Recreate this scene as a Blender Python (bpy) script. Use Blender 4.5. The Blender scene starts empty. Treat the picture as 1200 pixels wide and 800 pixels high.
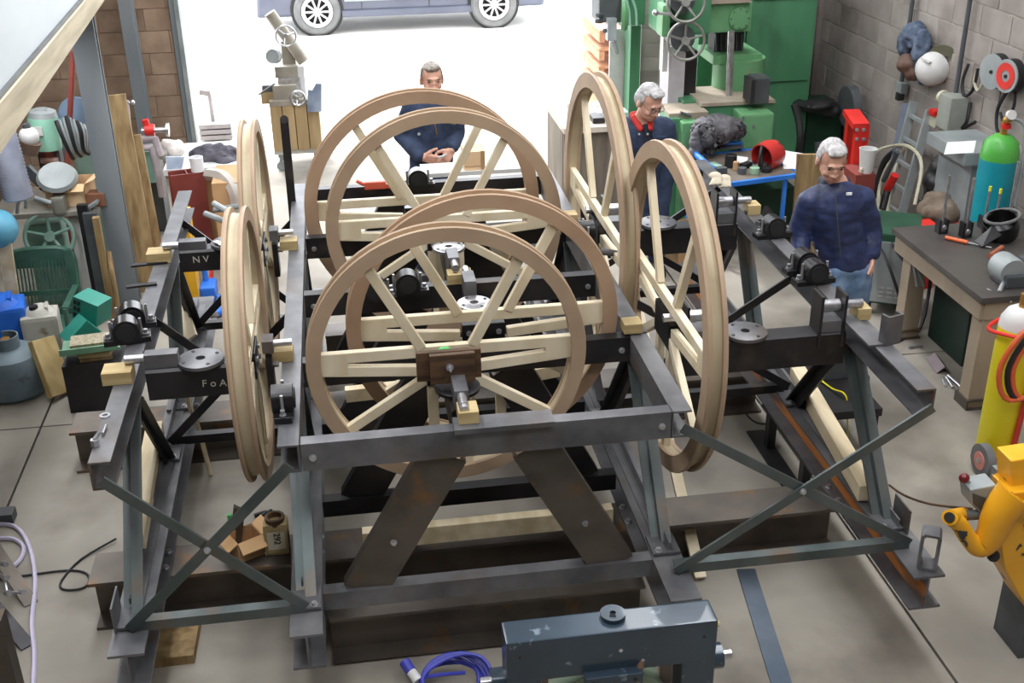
import bpy, bmesh, math, random
from mathutils import Vector as V, Matrix, noise as mnoise
random.seed(7)
C = bpy.context.scene.collection
scene = bpy.context.scene
PI = math.pi

# ------------------------------------------------------------------ camera
F_PX, PITCH, YAW, ROLL, CAM_H = 1367.35, math.radians(26.036), math.radians(8.155), math.radians(-0.907), 3.75
_fw = V((math.sin(YAW) * math.cos(PITCH), math.cos(YAW) * math.cos(PITCH), -math.sin(PITCH)))
_rt = V((math.cos(YAW), -math.sin(YAW), 0)); _up = _rt.cross(_fw)
_r = _rt * math.cos(ROLL) + _up * math.sin(ROLL); _u = _up * math.cos(ROLL) - _rt * math.sin(ROLL)
CAM = V((0, 0, CAM_H))
cam_d = bpy.data.cameras.new('camera'); cam_d.sensor_width = 36; cam_d.lens = F_PX * 36 / 1200
cam_d.clip_end = 200
cam = bpy.data.objects.new('camera', cam_d); C.objects.link(cam)
M3 = Matrix((_r, _u, -_fw)).transposed()
cam.matrix_world = Matrix.Translation(CAM) @ M3.to_4x4()
scene.camera = cam
def ray(x, y): return (_fw * F_PX + _r * (x - 600) - _u * (y - 400)).normalized()
def PZ(x, y, z=0.0):            # measured point on a level z
    d = ray(x, y); return CAM + d * ((z - CAM_H) / d.z)
def PY(x, y, Y):
    d = ray(x, y); return CAM + d * (Y / d.y)
def PX(x, y, X):
    d = ray(x, y); return CAM + d * (X / d.x)

# ------------------------------------------------------------------ light, sky, exposure
W = bpy.data.worlds.new('sky'); scene.world = W; W.use_nodes = True
bg = W.node_tree.nodes['Background']; bg.inputs[0].default_value = (0.93, 0.96, 1.0, 1); bg.inputs[1].default_value = 5.0
sun_d = bpy.data.lights.new('sun', 'SUN'); sun_d.energy = 3.0; sun_d.angle = math.radians(8)
sun = bpy.data.objects.new('sun', sun_d); C.objects.link(sun)
sun.rotation_euler = (math.radians(-42), 0, math.radians(25)); sun.location = (0, 30, 20)
def roof_light(name, x, y, sx, sy, e, col=(0.97, 0.98, 1.0)):
    d = bpy.data.lights.new(name, 'AREA'); d.shape = 'RECTANGLE'; d.size = sx; d.size_y = sy; d.energy = e; d.color = col
    o = bpy.data.objects.new(name, d); C.objects.link(o); o.location = (x, y, 5.9); return o
roof_light('rooflight_west', -1.2, 6.5, .9, 8.5, 290)
roof_light('rooflight_east', 2.9, 6.0, .9, 9.0, 290)
roof_light('rooflight_rear', 0.8, 0.6, 5.0, 1.2, 120)
ml = roof_light('mezzanine_fill_light', -2.3, 8.2, .25, 2.0, 22); ml.location.z = 2.15  # unseen fill lamp, added to brighten the clutter under the mezzanine
vs = scene.view_settings; vs.view_transform = 'Standard'; vs.look = 'None'; vs.gamma = 1; vs.use_curve_mapping = False
vs.exposure = 0.35

# ------------------------------------------------------------------ materials
MATS = {}
def lin(c): return tuple((x / 255 / 12.92 if x / 255 <= .04045 else ((x / 255 + .055) / 1.055) ** 2.4) for x in c)
def mat(name, c1, c2=None, rough=.6, metal=0., scale=6., stretch=(1, 1, 1), bump=0., detail=5., contrast=(.35, .65), spot=None, spot_scale=3., spot_t=(.55, .65), rand=0., alpha=None, trans=0., emit=None, coat=0.):
    """procedural material: two tones mixed by stretched noise, optional wear spots, optional per-object variation"""
    if name in MATS: return MATS[name]
    m = bpy.data.materials.new(name); m.use_nodes = True; nt = m.node_tree; N = nt.nodes; L = nt.links
    b = N['Principled BSDF']; b.inputs['Roughness'].default_value = rough; b.inputs['Metallic'].default_value = metal
    if coat: b.inputs['Coat Weight'].default_value = coat
    if trans: b.inputs['Transmission Weight'].default_value = trans
    c1 = lin(c1); c2 = lin(c2) if c2 else c1
    tc = N.new('ShaderNodeTexCoord'); mp = N.new('ShaderNodeMapping'); L.new(tc.outputs['Object'], mp.inputs[0])
    mp.inputs['Scale'].default_value = stretch
    nz = N.new('ShaderNodeTexNoise'); nz.inputs['Scale'].default_value = scale; nz.inputs['Detail'].default_value = detail
    L.new(mp.outputs[0], nz.inputs['Vector'])
    oi = N.new('ShaderNodeObjectInfo')
    off = N.new('ShaderNodeVectorMath'); off.operation = 'SCALE'; off.inputs['Scale'].default_value = 13.0
    cmb = N.new('ShaderNodeCombineXYZ'); L.new(oi.outputs['Random'], cmb.inputs[0]); L.new(oi.outputs['Random'], cmb.inputs[1])
    L.new(cmb.outputs[0], off.inputs[0]); L.new(off.outputs[0], mp.inputs['Location'])
    rp = N.new('ShaderNodeValToRGB'); rp.color_ramp.elements[0].position = contrast[0]; rp.color_ramp.elements[1].position = contrast[1]
    rp.color_ramp.elements[0].color = (*c1, 1); rp.color_ramp.elements[1].color = (*c2, 1)
    L.new(nz.outputs['Fac'], rp.inputs[0]); col = rp.outputs[0]
    if spot:
        n2 = N.new('ShaderNodeTexNoise'); n2.inputs['Scale'].default_value = spot_scale; n2.inputs['Detail'].default_value = 6
        L.new(mp.outputs[0], n2.inputs['Vector'])
        r2 = N.new('ShaderNodeValToRGB'); r2.color_ramp.elements[0].position = spot_t[0]; r2.color_ramp.elements[1].position = spot_t[1]
        L.new(n2.outputs['Fac'], r2.inputs[0])
        mx = N.new('ShaderNodeMix'); mx.data_type = 'RGBA'; L.new(r2.outputs[0], mx.inputs[0]); L.new(col, mx.inputs[6]); mx.inputs[7].default_value = (*lin(spot), 1)
        col = mx.outputs[2]
    if rand:
        hv = N.new('ShaderNodeHueSaturation'); mr = N.new('ShaderNodeMapRange'); L.new(oi.outputs['Random'], mr.inputs[0])
        mr.inputs[3].default_value = 1 - rand; mr.inputs[4].default_value = 1 + rand
        L.new(mr.outputs[0], hv.inputs['Value']); L.new(col, hv.inputs['Color']); col = hv.outputs[0]
    L.new(col, b.inputs['Base Color'])
    if bump:
        bp = N.new('ShaderNodeBump'); bp.inputs['Strength'].default_value = bump; bp.inputs['Distance'].default_value = .01
        L.new(nz.outputs['Fac'], bp.inputs['Height']); L.new(bp.outputs[0], b.inputs['Normal'])
    MATS[name] = m; return m
STEEL = mat('mill_scale_steel', (92, 93, 97), (124, 124, 127), .46, .5, 5, bump=.05, spot=(98, 84, 72), spot_scale=2.2, spot_t=(.55, .75))
STEELB = mat('blued_steel', (78, 88, 88), (106, 112, 112), .42, .65, 4, (1, 1, .5), bump=.04, spot=(116, 92, 70), spot_scale=3, spot_t=(.58, .72))
STEELBR = mat('brown_steel', (82, 76, 70), (106, 98, 90), .46, .55, 4, bump=.05, spot=(132, 96, 58), spot_scale=6, spot_t=(.58, .75))
BRIGHT = mat('machined_steel', (175, 175, 178), (205, 205, 208), .3, .85, 30)
ZINC = mat('zinc_bolt', (170, 172, 176), (200, 200, 204), .35, .8, 20)
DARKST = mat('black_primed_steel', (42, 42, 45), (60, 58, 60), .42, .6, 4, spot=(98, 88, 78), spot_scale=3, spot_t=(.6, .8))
RUST = mat('rusty_steel', (158, 94, 46), (204, 132, 66), .8, .1, 3, (1, .5, 4), spot=(88, 74, 66), spot_scale=2.5, spot_t=(.5, .6))
CAST = mat('black_cast_iron', (24, 24, 26), (38, 38, 40), .28, .3, 10)
RIM = mat('rim_plywood_face', (160, 136, 112), (180, 156, 130), .6, 0, 3, (1, 1, 1), contrast=(.3, .7))
RIMR = mat('rim_plywood_red', (156, 128, 104), (176, 148, 122), .6, 0, 3, contrast=(.3, .7))
SOLE = mat('rim_sole_timber', (168, 152, 122), (200, 186, 156), .6, 0, 4, (1, 1, .3))
PINE = mat('ash_spoke', (206, 190, 158), (228, 216, 190), .6, 0, 5, (1, 1, .4), bump=.03)
PINEB = mat('pine_batten', (200, 182, 146), (226, 212, 182), .65, 0, 4, (3, .5, 3), bump=.04)
BLOCKW = mat('packing_block_timber', (166, 144, 98), (192, 172, 126), .65, 0, 6, (.6, 4, 4))
DARKW = mat('creosoted_timber', (58, 40, 26), (98, 72, 48), .7, 0, 6, (.5, 3, 5), bump=.1)
PLANK = mat('weathered_plank', (120, 96, 62), (160, 136, 96), .8, 0, 6, (3, 3, .4), bump=.1)
CONC = mat('concrete_floor', (128, 122, 112), (158, 152, 141), .7, 0, 1.3, detail=9, bump=.04, contrast=(.3, .7), spot=(88, 81, 72), spot_scale=1.4, spot_t=(.5, .8))
BLK = mat('concrete_block', (136, 128, 122), (158, 150, 144), .9, 0, 3, detail=8, bump=.15, rand=.10, spot=(110, 102, 96), spot_scale=.8, spot_t=(.55, .7))
BLKB = mat('brown_concrete_block', (128, 106, 88), (156, 134, 114), .9, 0, 4, detail=8, bump=.15, rand=.14)
MORT = mat('mortar', (150, 144, 136), (172, 166, 158), .95, 0, 10)
MORTB = mat('brown_mortar', (118, 98, 82), (140, 120, 102), .95, 0, 10)
YARD = mat('yard_concrete', (196, 194, 188), (214, 212, 206), .9, 0, 1)
GREEN = mat('machine_green_paint', (66, 122, 86), (82, 140, 102), .5, .05, 3, (1, 1, .3), spot=(52, 88, 66), spot_scale=2, spot_t=(.55, .75))
GREEND = mat('dark_green_paint', (26, 62, 44), (38, 80, 58), .5, .05, 3)
GREENL = mat('light_green_paint', (92, 146, 100), (108, 160, 114), .45, .05, 3, spot=(130, 130, 108), spot_scale=4, spot_t=(.62, .7))
TEAL = mat('teal_paint', (30, 128, 112), (44, 142, 126), .5, 0, 4)
TEALG = mat('grey_green_paint', (130, 168, 154), (152, 184, 172), .45, .05, 4)
GREY = mat('grey_paint', (128, 136, 138), (152, 158, 158), .5, .1, 4)
GREYD = mat('dark_grey_paint', (70, 74, 78), (92, 96, 98), .5, .2, 4)
POST = mat('grey_primed_column', (112, 120, 126), (130, 136, 140), .6, .05, 3, (1, 1, .3))
BLUE = mat('bright_blue_paint', (36, 108, 200), (56, 130, 220), .5, 0, 4)
BLUEP = mat('blue_plastic', (24, 92, 200), (44, 116, 220), .45, 0, 3)
BLUGR = mat('blue_grey_gloss_paint', (44, 58, 70), (54, 70, 84), .28, .15, 4, spot=(120, 136, 150), spot_scale=14, spot_t=(.66, .72), coat=.3)
RED = mat('red_paint', (196, 34, 30), (216, 50, 42), .4, 0, 4)
REDD = mat('red_oxide_primer', (116, 50, 44), (138, 66, 58), .6, .05, 3)
YEL = mat('chipped_yellow_paint', (216, 152, 22), (232, 172, 38), .4, 0, 3, spot=(40, 42, 38), spot_scale=9, spot_t=(.62, .64))
YELC = mat('cylinder_yellow', (224, 208, 20), (236, 222, 40), .45, 0, 3)
WHITE = mat('white_paint', (200, 200, 198), (216, 216, 214), .5, 0, 4)
PANELW = mat('pale_blue_white_board', (196, 206, 212), (214, 222, 226), .7, 0, 1.5, (1, .3, 1))
MEZW = mat('mezzanine_timber', (176, 164, 138), (204, 192, 166), .8, 0, 4, (4, .4, 4), bump=.1)
PAPER = mat('paper', (232, 234, 238), (240, 242, 244), .8, 0, 3)
CARD = mat('cardboard', (170, 134, 92), (190, 154, 112), .85, 0, 3)
CARDL = mat('pale_cardboard', (222, 186, 142), (234, 202, 162), .85, 0, 3)
BLACK = mat('black_rubber', (22, 22, 24), (34, 34, 36), .55, 0, 6)
RUBG = mat('grey_rubber', (92, 92, 92), (108, 108, 108), .8, 0, 6)
NAVY = mat('navy_cloth', (36, 48, 72), (52, 66, 94), .8, 0, 14, bump=.4)
NAVYB = mat('navy_padded_nylon', (30, 40, 72), (48, 60, 102), .5, 0, 10, (1, 1, 2.5), bump=.5)
DENIM = mat('washed_denim', (96, 124, 160), (126, 152, 184), .85, 0, 12, bump=.4)
SKIN = mat('skin', (204, 152, 130), (218, 170, 148), .5, 0, 12)
HAIRG = mat('grey_hair', (150, 148, 148), (196, 194, 194), .7, 0, 40, bump=.4)
HAIRB = mat('brown_grey_hair', (120, 112, 104), (168, 160, 150), .7, 0, 40, bump=.4)
EYE = mat('dark_brow', (52, 40, 36), (66, 52, 46), .6)
LIP = mat('lips', (170, 104, 92), (182, 116, 104), .5)
HOSEW = mat('pale_hose', (176, 172, 150), (196, 192, 170), .5)
GLASS = mat('tinted_glass', (30, 36, 44), (40, 46, 54), .1, 0, 2)
CARP = mat('grey_car_paint', (72, 76, 92), (82, 86, 102), .3, .4, 2, coat=.6)
PLUSH = mat('jean_jacket_cloth', (62, 76, 98), (96, 108, 128), .85, 0, 14, bump=.5)

# ------------------------------------------------------------------ mesh builder
class MB:
    def __init__(s): s.bm = bmesh.new()
    def prism(s, prof, p0, p1, up=(0, 0, 1)):
        p0, p1 = V(p0), V(p1); d = (p1 - p0).normalized(); up = V(up); a = d.cross(up)
        if a.length < 1e-5: a = d.cross(V((0, 1, 0)))
        a.normalize(); b = a.cross(d)
        r0 = [s.bm.verts.new(p0 + a * x + b * y) for x, y in prof]; r1 = [s.bm.verts.new(p1 + a * x + b * y) for x, y in prof]
        n = len(prof)
        for i in range(n): s.bm.faces.new((r0[i], r0[(i + 1) % n], r1[(i + 1) % n], r1[i]))
        s.bm.faces.new(r0[::-1]); s.bm.faces.new(r1); return s
    def box(s, c, d, rot=None, bev=0.):
        m = Matrix.Translation(V(c)) @ (rot.to_4x4() if rot is not None else Matrix()) @ Matrix.Diagonal((d[0], d[1], d[2], 1))
        g = bmesh.ops.create_cube(s.bm, size=1, matrix=m)
        if bev:
            es = {e for v in g['verts'] for e in v.link_edges}
            bmesh.ops.bevel(s.bm, geom=list(es), offset=bev, segments=2, affect='EDGES', profile=.7)
        return s
    def bar(s, p0, p1, w, h, up=(0, 0, 1)):
        return s.prism([(-w / 2, -h / 2), (w / 2, -h / 2), (w / 2, h / 2), (-w / 2, h / 2)], p0, p1, up)
    def cyl(s, p0, p1, r, r2=None, n=16):
        p0, p1 = V(p0), V(p1); r2 = r if r2 is None else r2
        q = (p1 - p0).to_track_quat('Z', 'Y')
        bmesh.ops.create_cone(s.bm, cap_ends=True, segments=n, radius1=r, radius2=r2, depth=(p1 - p0).length,
                              matrix=Matrix.Translation((p0 + p1) / 2) @ q.to_matrix().to_4x4()); return s
    def sph(s, c, r, n=12, sc=(1, 1, 1), rot=None):
        m = Matrix.Translation(V(c)) @ (rot.to_4x4() if rot is not None else Matrix()) @ Matrix.Diagonal((*sc, 1))
        bmesh.ops.create_uvsphere(s.bm, u_segments=n, v_segments=max(6, n // 2 + 2), radius=r, matrix=m); return s
    def tube(s, pts, r, n=8, closed=False):
        pts = [V(p) for p in pts]; N = len(pts); rings = []; prev = None
        for i, p in enumerate(pts):
            t = (pts[(i + 1) % N] - pts[i - 1]) if (closed or 0 < i < N - 1) else ((pts[1] - pts[0]) if i == 0 else (pts[-1] - pts[-2]))
            t.normalize()
            if prev is None:
                a = t.cross(V((0, 0, 1)));
                if a.length < .05: a = t.cross(V((0, 1, 0)))
            else: a = prev - t * prev.dot(t)
            a.normalize(); prev = a; b = t.cross(a); rr = r[i] if isinstance(r, (list, tuple)) else r
            rings.append([s.bm.verts.new(p + (a * math.cos(k * 2 * PI / n) + b * math.sin(k * 2 * PI / n)) * rr) for k in range(n)])
        for i in range(N if closed else N - 1):
            A, B = rings[i], rings[(i + 1) % N]
            for k in range(n): s.bm.faces.new((A[k], A[(k + 1) % n], B[(k + 1) % n], B[k]))
        if not closed: s.bm.faces.new(rings[0][::-1]); s.bm.faces.new(rings[-1])
        return s
    def lathe(s, prof, c, axis=(0, 0, 1), n=24, a0=0., a1=2 * PI):
        """prof: (radius, height) along axis"""
        c = V(c); q = V(axis).to_track_quat('Z', 'Y'); full = abs(a1 - a0 - 2 * PI) < 1e-6; m = n if full else n + 1
        rings = [[s.bm.verts.new(c + q @ V((max(r, 1e-4) * math.cos(a0 + (a1 - a0) * k / n), max(r, 1e-4) * math.sin(a0 + (a1 - a0) * k / n), h))) for k in range(m)] for r, h in prof]
        for A, B in zip(rings, rings[1:]):
            for k in range(m if full else m - 1): s.bm.faces.new((A[k], A[(k + 1) % m], B[(k + 1) % m], B[k]))
        if full and prof[0] != prof[-1]:
            s.bm.faces.new(rings[0][::-1]); s.bm.faces.new(rings[-1])
        return s
    def poly(s, pts, th, nrm=None):
        """flat outline of world points given real thickness along nrm"""
        pts = [V(p) for p in pts]; nn = V(nrm) if nrm else (pts[1] - pts[0]).cross(pts[2] - pts[1]); nn = nn.normalized() * th
        A = [s.bm.verts.new(p) for p in pts]; B = [s.bm.verts.new(p + nn) for p in pts]; n = len(pts)
        s.bm.faces.new(A[::-1]); s.bm.faces.new(B)
        for i in range(n): s.bm.faces.new((A[i], A[(i + 1) % n], B[(i + 1) % n], B[i]))
        return s
    def build(s, name, m, parent=None, smooth=False, bevel=0., sub=0):
        bmesh.ops.remove_doubles(s.bm, verts=s.bm.verts, dist=1e-6); bmesh.ops.recalc_face_normals(s.bm, faces=s.bm.faces)
        me = bpy.data.meshes.new(name); o = bpy.data.objects.new(name, me); C.objects.link(o)
        if parent is not None:
            o.parent = parent; off = V((0, 0, 0)); q = parent
            while q is not None: off += V(q.location); q = q.parent
            bmesh.ops.translate(s.bm, verts=s.bm.verts, vec=-off)
        if smooth:
            for f in s.bm.faces: f.smooth = True
        s.bm.to_mesh(me); s.bm.free(); me.materials.append(m)
        if smooth and smooth != 2:
            try: me.set_sharp_from_angle(angle=math.radians(38))
            except Exception: pass
        if bevel:
            b = o.modifiers.new('edge', 'BEVEL'); b.width = bevel; b.segments = 2; b.limit_method = 'ANGLE'
        if sub:
            b = o.modifiers.new('sub', 'SUBSURF'); b.levels = sub; b.render_levels = sub
        return o
def I_(h, b, tw=.009, tf=.012):
    return [(-b/2, 0), (-b/2, -tf), (-tw/2, -tf), (-tw/2, -h+tf), (-b/2, -h+tf), (-b/2, -h), (b/2, -h), (b/2, -h+tf), (tw/2, -h+tf), (tw/2, -tf), (b/2, -tf), (b/2, 0)]
def C_(h, b, t=.009, side=1):   # channel: web at a=0, flanges to a=side*b, top at 0
    p = [(0, 0), (b, 0), (b, -t), (t, -t), (t, -h+t), (b, -h+t), (b, -h), (0, -h)]
    return p if side > 0 else [(-x, y) for x, y in p[::-1]]
def L_(h, b, t=.009, side=1, flip=False):    # angle: web down from top (or up), flange
    p = [(0, 0), (b, 0), (b, -t), (t, -t), (t, -h), (0, -h)]
    if flip: p = [(x, -y) for x, y in p[::-1]]
    return p if side > 0 else [(-x, y) for x, y in p[::-1]]
def thing(name, label, cat, loc=(0, 0, 0), group=None):
    o = bpy.data.objects.new(name, None); C.objects.link(o); o.location = loc; o.empty_display_size = .1
    o['label'] = label; o['category'] = cat
    if group: o['group'] = group
    return o
def tag(o, label, cat, group=None):
    o['label'] = label; o['category'] = cat
    if group: o['group'] = group
    return o
def based(o):                  # move a one-mesh thing's origin to the middle of its base
    me = o.data; xs = [v.co for v in me.vertices]
    c = V(((min(p.x for p in xs)+max(p.x for p in xs))/2, (min(p.y for p in xs)+max(p.y for p in xs))/2, min(p.z for p in xs)))
    me.transform(Matrix.Translation(-c)); o.location = c; return o
def one(mb, name, m, label, cat, group=None, **k):
    return tag(based(mb.build(name, m, None, **k)), label, cat, group)
def struct(o): o['kind'] = 'structure'; return o
def copy_tree(o, parent=None):
    c = o.copy(); C.objects.link(c)
    if parent is not None: c.parent = parent
    for ch in list(o.children): copy_tree(ch, c)
    return c
def text(parent, s, size, loc, xdir, ydir, m, name='lettering', ext=.001, align='CENTER'):
    cu = bpy.data.curves.new(name, 'FONT'); cu.body = s; cu.size = size; cu.extrude = ext; cu.align_x = align; cu.align_y = 'CENTER'
    t = bpy.data.objects.new(name + '_tmp', cu); C.objects.link(t)
    bpy.context.view_layer.update()
    me = bpy.data.meshes.new_from_object(t.evaluated_get(bpy.context.evaluated_depsgraph_get()))
    bpy.data.objects.remove(t); bpy.data.curves.remove(cu)
    x = V(xdir).normalized(); z = x.cross(V(ydir)).normalized(); y = z.cross(x)
    me.transform(Matrix.Translation(V(loc)) @ Matrix((x, y, z)).transposed().to_4x4())
    o = bpy.data.objects.new(name, me); C.objects.link(o); me.materials.clear(); me.materials.append(m)
    if parent is not None:
        o.parent = parent; off = V((0, 0, 0)); q = parent
        while q is not None: off += V(q.location); q = q.parent
        me.transform(Matrix.Translation(-off))
    return o
def bolt(mb, p, axis, r=.014, h=.012):
    p = V(p); a = V(axis).normalized(); mb.cyl(p, p + a * h * .3, r * 1.35, n=10); mb.cyl(p + a * h * .3, p + a * h * 1.3, r, n=6)
def bez(ps, n=24):             # smooth polyline through points (Catmull-Rom)
    ps = [V(p) for p in ps]; out = []
    for i in range(len(ps) - 1):
        p0 = ps[max(i-1, 0)]; p1 = ps[i]; p2 = ps[i+1]; p3 = ps[min(i+2, len(ps)-1)]
        for k in range(n // max(1, len(ps)-1) + 1):
            t = k / (n // max(1, len(ps)-1) + 1)
            out.append(.5 * ((2*p1) + (p2-p0)*t + (2*p0-5*p1+4*p2-p3)*t*t + (3*p1-p0-3*p2+p3)*t**3))
    return out + [ps[-1]]

# fast builder for figures: many ellipsoids in one go
import numpy as np
_TPL = {}
def _tpl(n):
    if n not in _TPL:
        b = bmesh.new(); bmesh.ops.create_uvsphere(b, u_segments=n, v_segments=max(6, n // 2 + 2), radius=1)
        b.verts.ensure_lookup_table(); _TPL[n] = (np.array([v.co[:] for v in b.verts]), [[v.index for v in f.verts] for f in b.faces]); b.free()
    return _TPL[n]
class SB:
    def __init__(s): s.v = []; s.f = []; s.n = 0
    def sph(s, c, r, n=12, sc=(1, 1, 1), rot=None):
        tv, tf = _tpl(n); p = tv * (r * np.array(sc))
        if rot is not None: p = p @ np.array(rot).T
        s.v.append(p + np.array(c[:])); s.f += [[i + s.n for i in f] for f in tf]; s.n += len(tv); return s
    def build(s, name, m, parent=None, **k):
        v = np.concatenate(s.v)
        if parent is not None:
            q = parent; off = V((0, 0, 0))
            while q is not None: off += V(q.location); q = q.parent
            v = v - np.array(off[:])
        me = bpy.data.meshes.new(name); me.from_pydata(v.tolist(), [], s.f); o = bpy.data.objects.new(name, me); C.objects.link(o); o.parent = parent; me.materials.append(m)
        if k.get('smooth'):
            for p in me.polygons: p.use_smooth = True
        return o

def bolts(par, m, items, name='bolt'):
    """every bolt its own part: items are (point, axis, radius[, height])"""
    for it in items:
        mb = MB(); bolt(mb, it[0], it[1], *it[2:]); mb.build(name, m, par)
# ================================================================== setting
YB, XR = 12.05, 5.1            # back wall and right wall planes
fl = thing('floor', '', 'x'); del fl['label']; del fl['category']; struct(fl)
MB().box((.5, 4, -.12), (12, 18, .16)).build('floor_base', MORT, fl)
xs = [-5.5, -2.085, 2.555, 6.5]; ys = [-5, 1.2, 6.9, YB + .6]
for i in range(3):
    for j in range(3):
        MB().box(((xs[i]+xs[i+1])/2, (ys[j]+ys[j+1])/2, -.03), (xs[i+1]-xs[i]-.014, ys[j+1]-ys[j]-.012, .06), bev=.004).build('concrete_slab', CONC, fl)
yd = MB().box((2, 41, -.06), (90, 57, .1)).build('yard_ground', YARD); struct(yd)
def block_wall(name, x0, x1, z0, z1, bw, bh, m, at, nrm, mort=.012, back=.15, bed=None):
    """running-bond wall: at(u, z) gives the world point, nrm points into the room"""
    w = bpy.data.objects.new(name, None); C.objects.link(w); w.location = at((x0+x1)/2, 0); struct(w)
    n = V(nrm); c = at((x0+x1)/2, (z0+z1)/2)
    du = (at(1, 0) - at(0, 0)); d = V((abs(du.x)*(x1-x0)+abs(n.x)*back, abs(du.y)*(x1-x0)+abs(n.y)*back, z1-z0))
    MB().box(c - n * (back/2 + .004), d).build('mortar_bed', bed or MORT, w)
    cache = {}; row = 0; z = z0
    while z < z1 - .02:
        h = min(bh, z1 - z); u = x0 - (bw / 2 if row % 2 else 0)
        while u < x1 - .01:
            a = max(u, x0); b = min(u + bw, x1)
            if b - a > .03:
                key = (round(b - a, 3), round(h, 3))
                if key not in cache:
                    sx = abs(du.x)*(b-a-mort)+abs(n.x)*.03; sy = abs(du.y)*(b-a-mort)+abs(n.y)*.03
                    o = MB().box((0, 0, 0), (sx, sy, h - mort), bev=.003).build('concrete_block', m, None); cache[key] = o.data
                else:
                    o = bpy.data.objects.new('concrete_block', cache[key]); C.objects.link(o)
                o.parent = w; o.location = at((a+b)/2, z + h/2) - w.location - n * (.011 + random.uniform(0, .004))
            u += bw
        z += bh; row += 1
    return w
block_wall('wall_right', 6.6, YB, 0, 3.0, .45, .225, BLK, lambda u, z: V((XR, u, z)), (-1, 0, 0))
struct(MB().box((XR + .14, 0.6, 1.5), (.26, 12, 3)).build('wall_right_near', BLK))
struct(MB().box((XR + .14, 4, 4.5), (.26, 17, 3)).build('wall_right_upper', BLK))
block_wall('wall_back_left', -3.4, -1.61, 0, 2.4, .44, .215, BLKB, lambda u, z: V((u, YB, z)), (0, -1, 0), .008, .15, MORTB)
block_wall('wall_back_right', 3.125, XR, 0, 2.4, .44, .145, BLK, lambda u, z: V((u, YB, z)), (0, -1, 0))
struct(MB().box((.8, YB + .08, 5.6), (9, .15, .9)).build('wall_back_lintel', BLKB))
struct(MB().box((-2.6, YB + .08, 3.8), (1.75, .15, 2.8)).build('wall_back_left_upper', BLKB)); struct(MB().box((4.2, YB + .08, 3.8), (1.85, .15, 2.8)).build('wall_back_right_upper', BLK))
struct(MB().box((-3.5, 4, 3), (.15, 16.4, 6)).build('wall_left', mat('dark_board_wall', (72, 60, 50), (96, 82, 70), .85, 0, 3, (1, .4, 2))))
struct(MB().box((.8, -4.1, 3), (9, .15, 6)).build('wall_front', BLK))
struct(MB().box((.8, 4, 6.05), (9, 16.4, .1)).build('ceiling', mat('roof_sheet', (96, 98, 102), (112, 114, 118), .7)))
struct(MB().box((XR + .1, YB + .1, 1.5), (.3, .3, 3.2)).build('corner_filler', BLK))  # filler block added to stop light leaking through the wall corner
# door opening: steel jambs
j = thing('door_1', '', 'x'); del j['label']; del j['category']; struct(j); j.location = (-1.6, YB, 0)
MB().box((-1.575, YB + .02, 2.6), (.05, .14, 5.2)).build('jamb', POST, j)
MB().box((-1.527, YB + .0, 2.6), (.045, .18, 5.2), bev=.004).build('jamb', GREY, j)
MB().box((3.09, YB - .02, 2.6), (.07, .12, 5.2)).build('jamb', WHITE, j)  # white colour stands in for sunlight on this edge of the opening
# mezzanine edge on the left: beam, boarded parapet, column, struts
mz = thing('trim_1', '', 'x'); del mz['label']; del mz['category']; struct(mz); mz.location = (-1.7, 7, 2.2)
MB().poly([(-1.65, 4.6, 2.071), (-1.65, 9.75, 2.338), (-1.65, 9.75, 2.453), (-1.65, 4.6, 2.288)], .06, (-1, 0, 0)).build('edge_beam', MEZW, mz)
MB().poly([(-1.685, 4.6, 2.30), (-1.685, 9.75, 2.46), (-1.685, 9.75, 3.4), (-1.685, 4.6, 3.3)], .03, (-1, 0, 0)).build('parapet_board', PANELW, mz)
MB().poly([(-1.665, 4.6, 2.288), (-1.665, 9.75, 2.453), (-1.665, 9.75, 2.47), (-1.665, 4.6, 2.312)], .02, (-1, 0, 0)).build('capping_strip', GREYD, mz)
MB().box((-2.62, 6.2, 2.36), (1.74, 7.0, .06), Matrix.Rotation(.032, 3, 'X')).build('mezzanine_deck', MEZW, mz)
po = MB().prism(I_(.10, .17, .01, .014), (-1.80, 8.81, 0), (-1.80, 8.81, 2.30), (0, -1, 0)).build('column', POST); struct(po); po.name = 'trim_2'
struct(MB().prism(I_(.16, .12, .01, .012), (-1.945, 11.6, 0), (-1.945, 11.6, 4), (0, -1, 0)).build('trim_3', POST))
struct(MB().cyl(PY(86, 60, 9.3), PY(79, 195, 9.3), .022, n=10).build('trim_4', REDD))
# ================================================================== bell frame (one bolted structure)
fr = thing('bell_frame', 'large bolted steel bell frame of girders, A legs and cross braces filling the workshop floor', 'frame', (.6, 5.7, 0))
ZR, ZT = .465, 1.295                                     # tops of the rails and of the upper beams
XOL, XIL, XIR, XOR = -1.075, -.33, 1.325, 2.45
YBM = [4.18, 4.92, 5.71, 6.55, 7.45]                     # cross beam front faces
def part(mb, name, m, par=None, **k): return mb.build(name, m, par or fr, **k)
# foundation girders across, standing on the floor
for y, x0, x1 in ((4.895, -1.39, 2.40), (6.40, -1.75, 2.52)):
    part(MB().prism(I_(.28, .25, .012, .018), (x0, y, .28), (x1, y, .28)), 'foundation_girder', STEELBR)
part(MB().prism(I_(.26, .2, .012, .016), (XIL + .085, 4.42, .275), (XIR - .085, 4.42, .275)), 'foundation_girder', STEELBR)
part(MB().prism(I_(.26, .2, .012, .016), (XIL + .085, 7.45, .275), (XIR - .085, 7.45, .275)), 'foundation_girder', STEELBR)
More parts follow.
